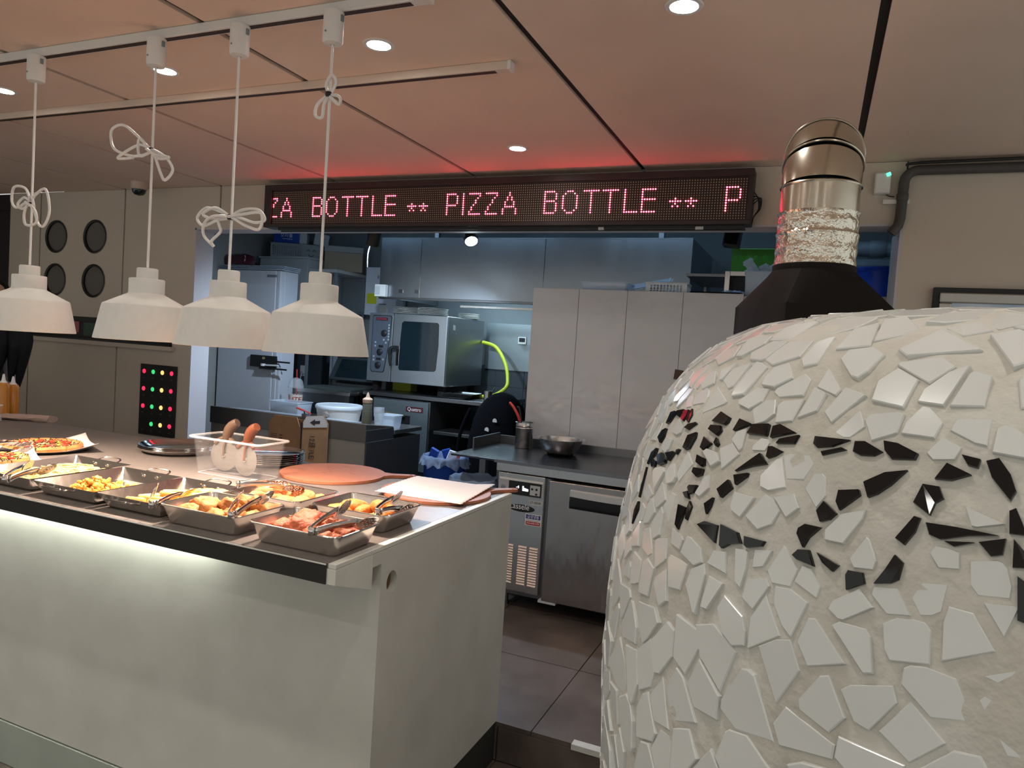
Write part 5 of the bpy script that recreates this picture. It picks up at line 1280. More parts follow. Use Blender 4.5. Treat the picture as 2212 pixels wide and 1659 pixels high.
# cool fill tubes added to brighten the kitchen, unseen above the header
for k, (x, y) in enumerate(((-3.9, 4.8), (-2.6, 4.8), (-1.3, 4.8), (-0.2, 4.8))):
    t = T('kitchen_fill_tube', 'added unseen fill tube on the kitchen ceiling, ' + ('leftmost', 'second from left', 'third from left', 'rightmost')[k], 'light', (x, y, KC))
    P(t, 'housing', MB().box(-0.5, 0.5, -0.04, 0.04, -0.03, -0.001), M_white)
    P(t, 'tube', MB().tube([(-0.48, 0, -0.045), (0.48, 0, -0.045)], 0.013, 12), mat('fill_tube_glow', (1, 1, 1), 0.5, emit=(0.40, 0.68, 1.0), estr=KFILL), True)
# ---- combi oven on its stand
cb_ = T('combi_oven', 'stainless combi oven with dark glass door and dial panel', 'oven', (-3.365, 5.50, 1.225))
W2, DP, HH = 0.405, 0.735, 0.615
P(cb_, 'body', MB().box(-W2, W2, 0.022, DP, 0.0, HH), mat('combi_side', (0.34, 0.36, 0.37), 0.34, 1.0, rvar=0.06, vscale=6), bevel=0.004)
P(cb_, 'control_front', MB().box(-W2, -0.150, 0.0, 0.0215, 0.0, HH), mat('combi_front', (0.55, 0.60, 0.64), 0.34, 0.9), bevel=0.004)
dr = P(cb_, 'door', MB().box(-0.138, W2, -0.012, 0.021, 0.0, HH), MATS['combi_front'], bevel=0.006)
gp = [(-0.050, 0.115), (0.300, 0.125), (0.318, 0.14), (0.330, 0.35), (0.325, 0.535), (0.310, 0.552), (-0.030, 0.552), (-0.050, 0.535), (-0.060, 0.35), (-0.062, 0.13)]
P(dr, 'window', MB().holed(gp, [], XZ(-0.0145), 0.0022), M_glassd)
P(dr, 'handle', MB().tube(spl([(-0.100, -0.055, 0.315), (-0.125, -0.062, 0.300), (-0.132, -0.060, 0.25), (-0.128, -0.055, 0.19), (-0.120, -0.045, 0.150)]), [0.012] + [0.016] * 11 + [0.013] * 12 + [0.008], 10), M_black, True)
P(dr, 'handle_arm', MB().box(-0.108, -0.075, -0.058, -0.0125, 0.300, 0.330), M_black)
P(dr, 'handle_plate', MB().box(-0.095, -0.065, -0.016, -0.0125, 0.155, 0.330), M_chrome)
P(cb_, 'door_gap', MB().box(-0.1495, -0.1385, -0.004, 0.021, 0.0, HH), M_black)
pp_ = [(-0.362, 0.105), (-0.345, 0.085), (-0.240, 0.085), (-0.225, 0.10), (-0.178, 0.40), (-0.170, 0.575), (-0.180, 0.590), (-0.350, 0.590), (-0.362, 0.575)]
P(cb_, 'panel_edge', MB().holed([(x * 1.0 - (0.006 if x < -.27 else -.006), z + (0.006 if z > .3 else -.006)) for x, z in pp_], [], XZ(-0.0015), 0.0015), M_black)
pn = P(cb_, 'dial_panel', MB().holed(pp_, [], XZ(-0.0035), 0.0018), M_ovenpanel)
P(pn, 'badge', MB().box(-0.330, -0.205, -0.0045, -0.0037, 0.548, 0.576), mat('badge_dark', (0.05, 0.02, 0.03), 0.4))
text(pn, 'RATIONAL', 0.028, mat('badge_red', (0.5, 0.05, 0.08), 0.5), (-0.267, -0.0049, 0.562), sx=0.80)
for x, z, r in ((-0.235, 0.435, 0.029), (-0.272, 0.265, 0.029), (-0.285, 0.145, 0.029)):
    P(pn, 'dial', MB().lathe([(0.001, 0.018), (r * 0.8, 0.017), (r, 0.012), (r, 0)], seg=24).xform(Matrix.Translation((x, -0.0037, z)) @ Matrix.Rotation(PI / 2, 4, 'X')), M_black, True)
for x, z in ((-0.265, 0.315), (-0.285, 0.200)):
    P(pn, 'display', MB().box(x - 0.025, x + 0.025, -0.0046, -0.0037, z - 0.011, z + 0.011), M_black)
ic = MB()
for x, z in [(-0.190, 0.51 - 0.026 * k) for k in range(6)] + [(-0.325, 0.350), (-0.215, 0.350), (-0.325, 0.318), (-0.238, 0.375), (-0.335, 0.222), (-0.335, 0.19), (-0.235, 0.198)]:
    ic.box(x - 0.008, x + 0.008, -0.0044, -0.0037, z - 0.008, z + 0.008)
P(pn, 'icons', ic, mat('icon_grey', (0.35, 0.38, 0.42), 0.6), stuff=True)
P(cb_, 'side_sticker', MB().box(W2, W2 + 0.001, 0.10, 0.14, 0.50, 0.545), M_lgrey)
for x in (-0.34, 0.34):
    for y in (0.08, 0.65):
        P(cb_, 'leg', MB().box(x - 0.028, x + 0.028, y - 0.028, y + 0.028, -0.093, -0.0005), M_blackm)
# plates stacked on the combi oven
M_plate = mat('white_plate', (0.66, 0.66, 0.62), 0.4)
for lab, x, y, R, n, z0 in (('white plate in the left stack on the combi oven', -3.50, 5.70, 0.135, 5, 0), ('white plate in the middle stack on the combi oven', -3.21, 5.66, 0.138, 5, 0), ('thin white plate at the right rear corner of the combi oven', -3.04, 6.05, 0.10, 4, 0)):
    me = MB().lathe([(0.002, 0.001), (R * 0.7, 0.001), (R * 0.8, 0.010), (R, 0.015), (R, 0.0125), (R * 0.82, 0.007), (R * 0.7, -0.001), (0.002, -0.001)], seg=40).mesh('dinner_plate', M_plate, True)
    for k in range(n):
        o = link('dinner_plate', me, None, (x + rnd.uniform(-.004, .004), y + rnd.uniform(-.004, .004), 1.8425 + 0.0125 * k))
        tag(o, ('lowest ', 'second lowest ', 'middle ', 'second highest ', 'topmost ')[k if n == 5 or k < 3 else 4] + lab, 'plate', lab + 's')
# ---- deck oven under the combi: left closed oven, right open cavity
ol = T('deck_oven', 'grey deck oven with maker badge below the combi oven', 'oven', (-3.33, 5.42, KF))
P(ol, 'body', MB().box(-0.30, 0.29, 0.0, 0.80, 0.12, 0.935), M_steelr, bevel=0.004)
P(ol, 'front', MB().box(-0.285, 0.275, -0.012, -0.0005, 0.32, 0.925), mat('deck_front', (0.24, 0.29, 0.31), 0.4, 0.7), bevel=0.003)
P(ol, 'door_recess', MB().box(-0.28, 0.10, -0.018, -0.0125, 0.66, 0.80), M_black)
P(ol, 'handle', MB().tube([(-0.25, -0.045, 0.815), (0.06, -0.045, 0.80)], 0.011, 10), mat('brass_bar', (0.50, 0.36, 0.16), 0.35, 0.8), True)
bd = P(ol, 'badge', MB().box(0.055, 0.225, -0.0150, -0.0125, 0.838, 0.882), mat('maroon_badge', (0.10, 0.015, 0.02), 0.4))
text(bd, 'Quattro', 0.046, M_wprint, (0.14, -0.0156, 0.860), sx=0.9)
for x in (-0.27, 0.26):
    P(ol, 'leg', MB().box(x - 0.02, x + 0.02, 0.03, 0.07, 0.0, 0.1195).box(x - 0.02, x + 0.02, 0.72, 0.76, 0.0, 0.1195), M_blackm)
st = T('oven_stand', 'dark stand carrying the combi oven and the deck oven shelf', 'stand', (-2.93, 5.45, KF))
P(st, 'top_shelf', MB().box(-0.835, 0.42, 0.0, 0.85, 0.945, 0.980), M_steelr, bevel=0.003)
P(st, 'lower_shelf', MB().box(-0.085, 0.40, 0.0, 0.85, 0.660, 0.690), M_steel, bevel=0.003)
P(st, 'cavity_back', MB().box(-0.085, 0.40, 0.83, 0.85, 0.6905, 0.9445), mat('stone_deck', (0.16, 0.15, 0.11), 0.8))
P(st, 'cavity_step', MB().box(0.10, 0.395, 0.50, 0.829, 0.6905, 0.80), MATS['stone_deck'])
P(st, 'base_shelf', MB().box(-0.085, 0.40, 0.02, 0.85, 0.05, 0.08), M_blackm)
for x in (0.385,):
    P(st, 'post', MB().box(x - 0.015, x + 0.015, 0.0, 0.03, 0.0, 0.9445).box(x - 0.015, x + 0.015, 0.81, 0.829, 0.0, 0.9445), M_steelr)
P(st, 'post', MB().box(-0.83, -0.80, 0.82, 0.849, 0.0, 0.9445), M_steelr)
# trays and bits on that shelf
for k in range(3):
    S('oven_tray', MB().loft([ring3(rrect(0.12, 0.15, 0.02, 4), 0), ring3(rrect(0.14, 0.17, 0.02, 4), 0.014), ring3(rrect(0.136, 0.166, 0.02, 4), 0.014), ring3(rrect(0.118, 0.148, 0.02, 4), 0.002)]), M_steel, ('lowest', 'middle', 'top')[k] + ' oven tray in the pile under the combi oven', 'tray', loc=(-2.88 + 0.01 * k, 5.66, 1.1315 + 0.015 * k), rz=0.05 * k, group='oven trays under the combi')
mg = T('steel_mug', 'small steel mug in front of the yellow hose', 'mug', (-2.545, 5.52, 1.1310))
P(mg, 'body', MB().lathe([(0.002, 0.0), (0.036, 0.0), (0.037, 0.092), (0.039, 0.094), (0.035, 0.094), (0.034, 0.004), (0.002, 0.004)], seg=28), M_steel, True)
P(mg, 'spoon', MB().tube([(0.01, 0, 0.02), (0.055, 0, 0.125)], 0.004, 6), M_chrome)
S('yellow_box', MB().box(-0.10, 0.10, -0.06, 0.06, 0, 0.088).box(-0.101, 0.101, -0.0605, -0.06, 0.05, 0.065), mat('yellow_carton', (0.42, 0.45, 0.03), 0.6), 'yellow carton in the gap left of the combi oven', 'carton', loc=(-3.60, 5.90, 1.1310))
# hose
S('yellow_hose', MB().tube(spl([(-2.95, 6.20, 1.64), (-2.80, 6.18, 1.60), (-2.66, 6.10, 1.46), (-2.58, 6.00, 1.32), (-2.56, 5.92, 1.24), (-2.63, 5.84, 1.17), (-2.74, 5.80, 1.150), (-2.86, 5.82, 1.148)]), 0.017, 12), M_yell, 'bright yellow hose curving down beside the combi oven', 'hose', smooth=True)
# steel wall cladding and thermometer
S('steel_cladding', MB().box(-3.0, -1.6, 6.385, 6.403, 1.385, 1.835), mat('cladding', (0.40, 0.46, 0.48), 0.4, 0.9, rvar=0.08, vscale=3), 'plain steel sheet fixed on the kitchen back wall', 'panel')
th_ = T('wall_thermometer', 'small white thermometer on the steel wall sheet', 'thermometer', (-2.615, 6.384, 1.68))
P(th_, 'case', MB().box(-0.042, 0.042, -0.015, -0.0005, -0.035, 0.035), M_white, bevel=0.004)
P(th_, 'screen', MB().box(-0.031, 0.031, -0.0165, -0.0152, -0.014, 0.026), M_black)

# ---- boiler
bo = T('wall_boiler', 'white wall boiler with a yellow sticker beside the hood', 'boiler', (-4.15, 6.20, 1.845))
P(bo, 'case', MB().box(-0.175, 0.20, 0.0, 0.20, 0.0, 0.490), M_fridge, bevel=0.008)
P(bo, 'yellow_sticker', MB().box(-0.145, -0.03, -0.0015, -0.0002, 0.115, 0.222), M_yellow)
P(bo, 'dial', MB().lathe([(0.001, 0.012), (0.040, 0.011), (0.046, 0)], seg=28).xform(Matrix.Translation((0.065, -0.0004, 0.055)) @ Matrix.Rotation(PI / 2, 4, 'X')), M_white, True)
P(bo, 'grille', MB().box(0.0, 0.09, -0.0015, -0.0002, 0.108, 0.122), M_grey)
text(bo, 'Rinnai', 0.052, M_print, (0.025, -0.0012, 0.385), sx=0.9)
# ---- second oven at left with open glass door, on a steel table
t2 = T('steel_table', 'steel side table in front of the open oven', 'table', (-4.085, 5.28, KF))
P(t2, 'top', MB().box(-0.30, 0.30, 0.0, 0.55, 0.925, 0.960), M_steel, bevel=0.004)
P(t2, 'apron', MB().box(-0.285, 0.285, 0.02, 0.04, 0.84, 0.9245), M_steelr)
for x in (-0.27, 0.27):
    for y in (0.045, 0.505):
        P(t2, 'leg', MB().box(x - 0.018, x + 0.018, y - 0.018 + 0.02, y + 0.018 + 0.02, 0.0, 0.9245), M_steelr)
S('baking_sheet', MB().loft([ring3(rrect(0.25, 0.15, 0.01, 3), 0), ring3(rrect(0.27, 0.17, 0.01, 3), 0.022), ring3(rrect(0.266, 0.166, 0.01, 3), 0.022), ring3(rrect(0.246, 0.146, 0.01, 3), 0.003)]), mat('sheet_green_steel', (0.45, 0.52, 0.50), 0.3, 0.9), 'shallow steel baking sheet in front of the open oven', 'tray', loc=(-4.075, 5.48, 1.1105), rz=0.04)
S('sheet_knife', MB().box(-0.008, 0.008, -0.11, 0.11, 0, 0.004), M_chrome, 'pale steel knife resting on the baking sheet', 'knife', loc=(-3.78, 5.52, 1.137), rz=-0.5)
ov = T('open_oven', 'dark oven with its glass door hanging open, left of the combi oven', 'oven', (-4.105, 5.86, 1.115))
P(ov, 'frame', MB().box(-0.315, -0.27, 0.0, 0.50, 0.0, 0.42).box(0.27, 0.315, 0.0, 0.50, 0.0, 0.42).box(-0.27, 0.27, 0.0, 0.50, 0.33, 0.42).box(-0.27, 0.27, 0.0, 0.50, 0.0, 0.03).box(-0.27, 0.27, 0.46, 0.50, 0.03, 0.33), M_grey)
od = P(ov, 'door', MB().box(-0.265, 0.265, -0.008, 0.010, -0.26, 0.0).box(-0.265, 0.265, -0.012, -0.008, -0.02, -0.002), mat('oven_door_frame', (0.10, 0.12, 0.125), 0.4, 0.6)); od.location = (0, 0.02, 0.29); od.rotation_euler = (-0.55, 0, 0)
P(od, 'glass', MB().box(-0.205, 0.205, -0.0095, -0.0082, -0.235, -0.03), M_glassd)
P(ov, 'rail', MB().box(-0.27, 0.27, -0.012, -0.001, 0.345, 0.357), M_steelr)
P(ov, 'knob', MB().lathe([(0.001, 0.02), (0.020, 0.018), (0.024, 0)], seg=20).xform(Matrix.Translation((0.292, -0.0005, 0.335)) @ Matrix.Rotation(PI / 2, 4, 'X')), M_chrome, True)
ovs = S('oven_bench', MB().box(-0.318, 0.318, 0.0, 0.52, 0.930, 0.9645).box(-0.31, -0.27, 0.46, 0.51, 0.0, 0.93).box(0.27, 0.31, 0.46, 0.51, 0.0, 0.93).box(-0.31, -0.27, 0.01, 0.05, 0.0, 0.93).box(0.27, 0.31, 0.01, 0.05, 0.0, 0.93), M_blackm, 'black bench under the open oven', 'bench', loc=(-4.105, 5.85, KF))
# ---- tall white fridge
wf = T('tall_fridge', 'tall white fridge with a black magnetic rack on its front', 'fridge', (-4.77, 5.05, KF))
P(wf, 'body', MB().box(-0.345, 0.345, 0.06, 0.24, 0.04, 2.005), M_fridge, bevel=0.006)
P(wf, 'door', MB().box(-0.345, 0.300, 0.0, 0.058, 0.04, 2.0), M_fridge, bevel=0.008)
P(wf, 'door_edge', MB().box(0.302, 0.345, 0.004, 0.058, 0.04, 2.0), M_fridge, bevel=0.006)
P(wf, 'handle_recess', MB().loft([[(0.3455, 0.01 + 0.04 * math.sin(a), 1.02 + 0.20 * math.cos(a)) for a in [PI * k / 12 for k in range(13)]], [(0.372, 0.012 + 0.03 * math.sin(a), 1.02 + 0.17 * math.cos(a)) for a in [PI * k / 12 for k in range(13)]]], True, True), M_fridge, True)
P(wf, 'hinge_cap', MB().box(0.20, 0.30, -0.004, 0.03, 1.94, 1.962), M_grey)
P(wf, 'base', MB().box(-0.33, 0.33, 0.03, 0.23, 0.0, 0.0395), M_black)
mr = T('magnetic_rack', 'black magnetic rack with prongs on the white fridge door', 'rack', (-4.56, 5.048, 1.265))
P(mr, 'plate', MB().box(-0.135, 0.150, -0.03, -0.0005, 0.02, 0.125), M_black, bevel=0.003)
P(mr, 'prong', MB().box(0.10, 0.30, -0.060, -0.045, 0.008, 0.022), M_black)
P(mr, 'prong', MB().box(0.10, 0.30, -0.020, -0.008, 0.070, 0.084), M_black)
P(mr, 'shelf', MB().box(0.0, 0.150, -0.062, -0.031, 0.005, 0.02), M_black)
P(mr, 'label_dot', MB().box(0.005, 0.035, -0.0312, -0.0303, 0.092, 0.112), mat('gold_label', (0.5, 0.36, 0.12), 0.5))
S('thermometer_stick', MB().tube([(0.0, 0, 0.0), (0.16, 0.0, 0.005)], 0.008, 8).lathe([(0.001, -0.01), (0.022, -0.008), (0.022, 0.012), (0.001, 0.014)], c=(-0.01, 0, 0), seg=20), M_wprint, 'white stick with a round end lying in the black rack', 'tool', loc=(-4.52, 5.005, 1.305), smooth=True)
# corrugated sheets on the fridge
for k in range(3):
    sh = MB(); n = 40; rg_ = [[(-0.36 + 0.76 * i / n, y, 0.0035 * (i % 2) + 0.0) for i in range(n + 1)] for y in (-0.02, 0.20)]
    sh.loft(rg_, False, False, closed=False)
    o = S('corrugated_sheet', sh, M_clearb, ('lowest', 'middle', 'top')[k] + ' pale corrugated plastic sheet on the tall white fridge', 'sheet', loc=(-4.76, 5.03 + 0.006 * k, 2.158 + 0.014 * k), rz=0.0, group='corrugated sheets')
    so = o.modifiers.new('thick', 'SOLIDIFY'); so.thickness = 0.006
S('red_packet', MB().loft([ring3(rrect(0.11, 0.07, 0.03, 4), 0.0), ring3(rrect(0.125, 0.08, 0.03, 4), 0.04), ring3(rrect(0.115, 0.07, 0.03, 4), 0.085), ring3(rrect(0.09, 0.04, 0.02, 4), 0.10)]), mat('maroon_wrap', (0.07, 0.01, 0.02), 0.15, coat=0.6), 'dark red plastic packet on top of the tall white fridge', 'packet', loc=(-5.0, 5.16, 2.205), smooth=True)
# ---- storage cabinet and rack behind with basket, boxes
gc = T('grey_cabinet', 'light grey wall cabinet behind the tall fridge, under the smiling basket', 'cabinet', (-5.07, 5.86, KF))
P(gc, 'body', MB().box(-0.34, 0.28, 0.0, 0.555, 1.50, 2.215), M_lgrey, bevel=0.004)
P(gc, 'top', MB().box(-0.35, 0.29, -0.01, 0.53, 2.2155, 2.235), M_lgrey, bevel=0.003)
rk = T('storage_rack', 'dark open storage rack holding the big brown carton', 'rack', (-4.60, 5.86, KF))
P(rk, 'top_shelf', MB().box(-0.17, 0.165, 0.0, 0.52, 2.085, 2.115), M_lgrey)
P(rk, 'mid_shelf', MB().box(-0.17, 0.165, 0.0, 0.52, 1.70, 1.725), M_grey)
for x in (-0.155, 0.15):
    for y in (0.015, 0.505):
        P(rk, 'post', MB().box(x - 0.012, x + 0.012, y - 0.012, y + 0.012, 0.0, 2.0845), M_grey)
S('rack_bottle', MB().lathe([(0.002, 0), (0.045, 0), (0.045, 0.12), (0.02, 0.15), (0.02, 0.18), (0.002, 0.18)], seg=20), M_lgrey, 'pale bottle on the shelf of the dark storage rack', 'bottle', loc=(-4.66, 6.0, KF + 1.7255), smooth=True)
bk = perf_basket('smile_basket', 'grey perforated basket with a smiling face on the grey cabinet', -5.10, 6.06, KF + 2.2355, 0.255, 0.09, 0.145, mat('basket_grey', (0.34, 0.36, 0.38), 0.5), rows=5, cols=13, colr=(0.03, 0.62), hole=0.0060, rot=0.50)
sm_ = MB()
for x in (0.130, 0.190):
    sm_.tube([(x - 0.017, -0.0915, 0.080), (x, -0.0915, 0.098), (x + 0.017, -0.0915, 0.080)], 0.003, 6)
sm_.tube(spl([(0.130, -0.0915, 0.045), (0.148, -0.0915, 0.030), (0.168, -0.0915, 0.028), (0.185, -0.0915, 0.042)]), 0.0035, 6)
P(bk, 'smile', sm_, M_print, True)
tb2 = T('tissue_box', 'blue and white tissue pack lying on the smiling basket', 'box', (-5.17, 6.02, KF + 2.2355 + 0.152), 0.50)
P(tb2, 'blue_side', MB().box(-0.155, 0.105, -0.08, 0.08, 0.0, 0.125), M_blue, bevel=0.012)
P(tb2, 'white_side', MB().box(0.1055, 0.185, -0.07, 0.07, 0.0, 0.120), M_lgrey, bevel=0.012)
text(tb2, '모지를', 0.045, M_wprint, (-0.02, -0.0815, 0.072), sx=1.0)
P(tb2, 'print_line', MB().box(-0.06, 0.04, -0.0812, -0.0802, 0.038, 0.043), M_wprint)
o = S('paper_carton', MB().box(-0.075, 0.075, -0.05, 0.05, 0.0, 0.12), mat('pale_carton', (0.50, 0.52, 0.55), 0.6), 'pale carton lying on the right end of the smiling basket', 'carton', loc=(-4.885, 6.165, KF + 2.2355 + 0.152), rz=0.6, bevel=0.004); o.rotation_euler = (0, 0.12, 0.6)
cb2 = T('brown_carton', 'big brown carton with pale lid on the storage rack', 'carton', (-4.57, 6.12, KF + 2.1155), 0.50)
P(cb2, 'body', MB().box(-0.16, 0.22, -0.12, 0.14, 0.0, 0.19), M_cardl, bevel=0.004)
P(cb2, 'lid', MB().box(-0.165, 0.225, -0.125, 0.145, 0.1905, 0.250), mat('pale_lid', (0.30, 0.30, 0.30), 0.7), bevel=0.004)
# outlet
ou = T('wall_socket', 'white wall socket with a plugged cable', 'socket', (-5.21, 6.395, 1.20))
P(ou, 'plate', MB().box(-0.045, 0.045, -0.012, -0.0005, -0.06, 0.06), M_white, bevel=0.008)
P(ou, 'plug', MB().lathe([(0.001, 0.03), (0.02, 0.028), (0.022, 0)], seg=18).xform(Matrix.Translation((0.005, -0.012, -0.02)) @ Matrix.Rotation(PI / 2, 4, 'X')), M_lgrey, True)
P(ou, 'cable', MB().tube(spl([(0.0, -0.035, -0.03), (-0.01, -0.04, -0.08), (-0.03, -0.03, -0.16)]), 0.005, 6), M_wprint, True)

# ---- prep counter with items
pc = T('prep_counter', 'low stainless prep counter with raised front rail', 'counter', (-3.615, 4.24, KF))
PX = 0.730
P(pc, 'rail', MB().loft([[(x, 0.0, 0.715), (x, 0.0, 0.845), (x, 0.36, 0.805), (x, 0.36, 0.715)] for x in (-PX, PX)]), mat('rail_steel', (0.22, 0.20, 0.185), 0.4, 0.6), bevel=0.003)
P(pc, 'worktop', MB().box(-PX, PX + 0.015, 0.3605, 0.76, 0.745, 0.778), M_steel, bevel=0.003)
P(pc, 'front_panel', MB().box(-PX + 0.005, PX - 0.006, 0.012, 0.028, 0.10, 0.7145), mat('prep_front', (0.40, 0.38, 0.35), 0.5), bevel=0.001)
P(pc, 'end_panel', MB().box(PX - 0.005, PX + 0.008, 0.005, 0.75, 0.10, 0.7145).box(PX + 0.0005, PX + 0.004, 0.002, 0.36, 0.7145, 0.80), mat('prep_side', (0.075, 0.082, 0.095), 0.5), bevel=0.001)
P(pc, 'end_panel', MB().box(-PX + 0.0055, -PX + 0.012, 0.029, 0.75, 0.10, 0.7145), M_grey)
P(pc, 'back_panel', MB().box(-PX + 0.013, PX - 0.006, 0.735, 0.75, 0.10, 0.7145), M_grey)
for x in (-PX + 0.06, PX - 0.06):
    for y in (0.07, 0.69):
        P(pc, 'leg', MB().lathe([(0.02, 0), (0.02, 0.0995)], c=(x, y, 0), seg=12, cap0=True), M_black)
P(pc, 'rail_lid', MB().loft([[(x, 0.004, 0.8455), (x, 0.30, 0.8125), (x, 0.30, 0.8175), (x, 0.004, 0.8505)] for x in (-PX + 0.2, PX - 0.18)]), M_clearb)
RZt = KF + 0.83
def railz(y): return KF + 0.845 - 0.04 * (y - 4.24) / 0.36
# cardboard box clipped on the front
cbx = T('cardboard_box', 'open brown cardboard box clipped to the front of the prep counter', 'box', (-3.43, 4.235, 0.675), 0.0)
P(cbx, 'broad_side', MB().holed([(-0.205, 0.0), (0.085, 0.0), (0.085, 0.24), (0.045, 0.33), (-0.155, 0.33), (-0.205, 0.27)], [], XZ(-0.13), 0.006), M_card)
P(cbx, 'narrow_side', MB().holed([(0.0, 0.0), (0.15, 0.0), (0.15, 0.29), (0.12, 0.355), (0.02, 0.345), (0.0, 0.30)], [], (lambda u, v, w: (0.098 + u * 0.9 + w * 0.3, -0.128 + u * 0.75 + w, v)), 0.006), M_card)
P(cbx, 'narrow_flap', MB().holed([(0.005, 0.262), (0.147, 0.268), (0.147, 0.292), (0.118, 0.352), (0.022, 0.342), (0.005, 0.302)], [], (lambda u, v, w: (0.0985 + u * 0.9, -0.1302 + u * 0.75 - w, v)), 0.001), mat('white_flap', (0.62, 0.58, 0.56), 0.7))
P(cbx, 'black_edge', MB().box(0.0855, 0.0985, -0.131, -0.120, 0.0, 0.30), M_print)
P(cbx, 'inner', MB().box(-0.205, 0.09, -0.02, -0.002, 0.0, 0.30), M_card)
aw = Matrix.Rotation(math.atan2(0.75, 0.9), 4, 'Z')
P(cbx, 'arrow', MB().holed([(0.045, 0.30), (0.075, 0.325), (0.075, 0.312), (0.105, 0.315), (0.105, 0.293), (0.075, 0.290), (0.075, 0.277)], [], (lambda u, v, w: (0.0975 + u * 0.9, -0.1325 + u * 0.75 - w, v)), 0.0006), M_print)
rotn = (PI / 2, PI / 2, math.atan2(0.75, 0.9))
text(cbx, '12를 ILE', 0.050, M_print, (0.0985 + 0.06 * 0.9, -0.1312 + 0.06 * 0.75, 0.125), rot=(PI / 2, PI / 2, math.atan2(0.75, 0.9)))
pr_ = MB()
for k in range(7):
    pr_.box(-0.105, -0.075, -0.1306, -0.1301, 0.05 + 0.022 * k, 0.062 + 0.022 * k)
for k in range(12):
    pr_.box(-0.185, -0.125, -0.1306, -0.1301, 0.045 + 0.013 * k, 0.051 + 0.013 * k)
P(cbx, 'small_print', pr_, mat('faded_print', (0.14, 0.08, 0.05), 0.8), stuff=True)
P(cbx, 'clip', MB().box(-0.01, 0.03, -0.012, 0.03, 0.30, 0.345).tube([(0.01, 0, 0.335), (0.01, -0.01, 0.365)], 0.006, 6), M_steelr)
# items standing on the counter
def railitem(y): return railz(y) + 0.006
bk2 = T('white_bucket', 'wide white lidded bucket on the prep counter', 'bucket', (-3.535, 4.80, KF + 0.7785))
P(bk2, 'body', MB().lathe([(0.002, 0), (0.165, 0.0), (0.182, 0.095), (0.178, 0.10), (0.002, 0.10)], seg=56), mat('bucket_white', (0.66, 0.64, 0.62), 0.5), True)
P(bk2, 'lid', MB().lathe([(0.188, 0.092), (0.190, 0.100), (0.190, 0.112), (0.182, 0.122), (0.176, 0.116), (0.002, 0.116)], seg=56), mat('lid_white', (0.72, 0.76, 0.80), 0.45), True)
gb = T('sauce_shaker', 'tall clear bottle of dark green sauce on the prep counter corner', 'bottle', (-2.965, 4.36, railitem(4.36) - 0.006))
P(gb, 'body', MB().lathe([(0.002, 0.0), (0.036, 0.001), (0.038, 0.01), (0.035, 0.155), (0.033, 0.16)], seg=28, cap0=True), mat('shaker_plastic', (0.30, 0.31, 0.26), 0.25, alpha=0.4), True)
P(gb, 'sauce', MB().lathe([(0.002, 0.004), (0.035, 0.004), (0.034, 0.095), (0.002, 0.096)], seg=28), M_liquid, True)
P(gb, 'cap', MB().lathe([(0.036, 0.155), (0.037, 0.18), (0.030, 0.188), (0.016, 0.195), (0.010, 0.215), (0.003, 0.232)], seg=24), mat('peach_cap', (0.60, 0.40, 0.28), 0.5), True)
gl_ = T('drinking_glass', 'empty clear tumbler on the prep counter', 'glass', (-2.955, 4.50, railitem(4.50) - 0.006))
P(gl_, 'body', MB().lathe([(0.002, 0.0), (0.030, 0.0), (0.034, 0.06), (0.039, 0.068), (0.040, 0.130), (0.038, 0.130), (0.037, 0.07), (0.032, 0.062), (0.028, 0.006), (0.002, 0.006)], seg=28), mat('tumbler_glass', (0.8, 0.85, 0.9), 0.05, alpha=0.35), True)
lidbox('plastic_tub', 'small clear plastic tub behind the tumbler', -3.05, -2.90, 4.63, 4.75, KF + 0.7785, 0.10, M_clearb)
pt_ = lidbox('dark_food_tub', 'plastic tub of dark food at the left of the prep counter', -4.10, -3.80, 4.62, 4.80, KF + 0.7785, 0.115, M_clearb)
P(pt_, 'contents', MB().box(-0.125, 0.125, -0.07, 0.07, 0.006, 0.075), mat('dark_seaweed', (0.02, 0.025, 0.05), 0.8, bump=0.5, bscale=60), bevel=0.01)
S('red_spatula', MB().tube(spl([(0.05, 0.02, 0.015), (0.0, 0.0, 0.035), (-0.06, -0.02, 0.055)]), [0.006] * 6 + [0.008] * 7, 8), M_red, 'red spatula handle on the rail above the cardboard box', 'spatula', loc=(-3.60, 4.45, railitem(4.45)), smooth=True)
S('crumpled_foil', MB().add([Vector((c.x * 0.03, c.y * 0.03, c.z * 0.028 + 0.026)) * (1 + 0.4 * noise.noise(c * 3)) for c in bv], bf), mat('crumpled_tan', (0.32, 0.26, 0.22), 0.4, 0.3), 'crumpled tan wrapper on the prep counter rail', 'wrapper', loc=(-3.37, 4.42, railitem(4.42)))
cu = T('iced_drink_cup', 'clear domed drink cup with red straw and printed band', 'cup', (-4.09, 4.93, KF + 0.7785)); cu.scale = (1.22, 1.22, 1.3)
P(cu, 'body', MB().lathe([(0.002, 0.0), (0.040, 0.0), (0.052, 0.165), (0.050, 0.165), (0.038, 0.004), (0.002, 0.004)], seg=32), M_clear, True)
P(cu, 'band', MB().lathe([(0.0445, 0.055), (0.0492, 0.118)], seg=40), mat('cream_band', (0.78, 0.68, 0.58), 0.6), True)
P(cu, 'dome_lid', MB().lathe([(0.054, 0.162), (0.055, 0.172), (0.051, 0.176), (0.047, 0.200), (0.034, 0.222), (0.008, 0.230)], seg=32), mat('dome_clear', (0.85, 0.88, 0.92), 0.05, alpha=0.3), True)
P(cu, 'straw', MB().tube([(0.01, 0, 0.02), (0.0, 0, 0.285)], 0.0045, 8), M_red, True)
text(cu, 'LITE', 0.048, M_rprint, (0.0300, -0.0400, 0.087), rot=(PI / 2 - 0.08, 0, 0.66))

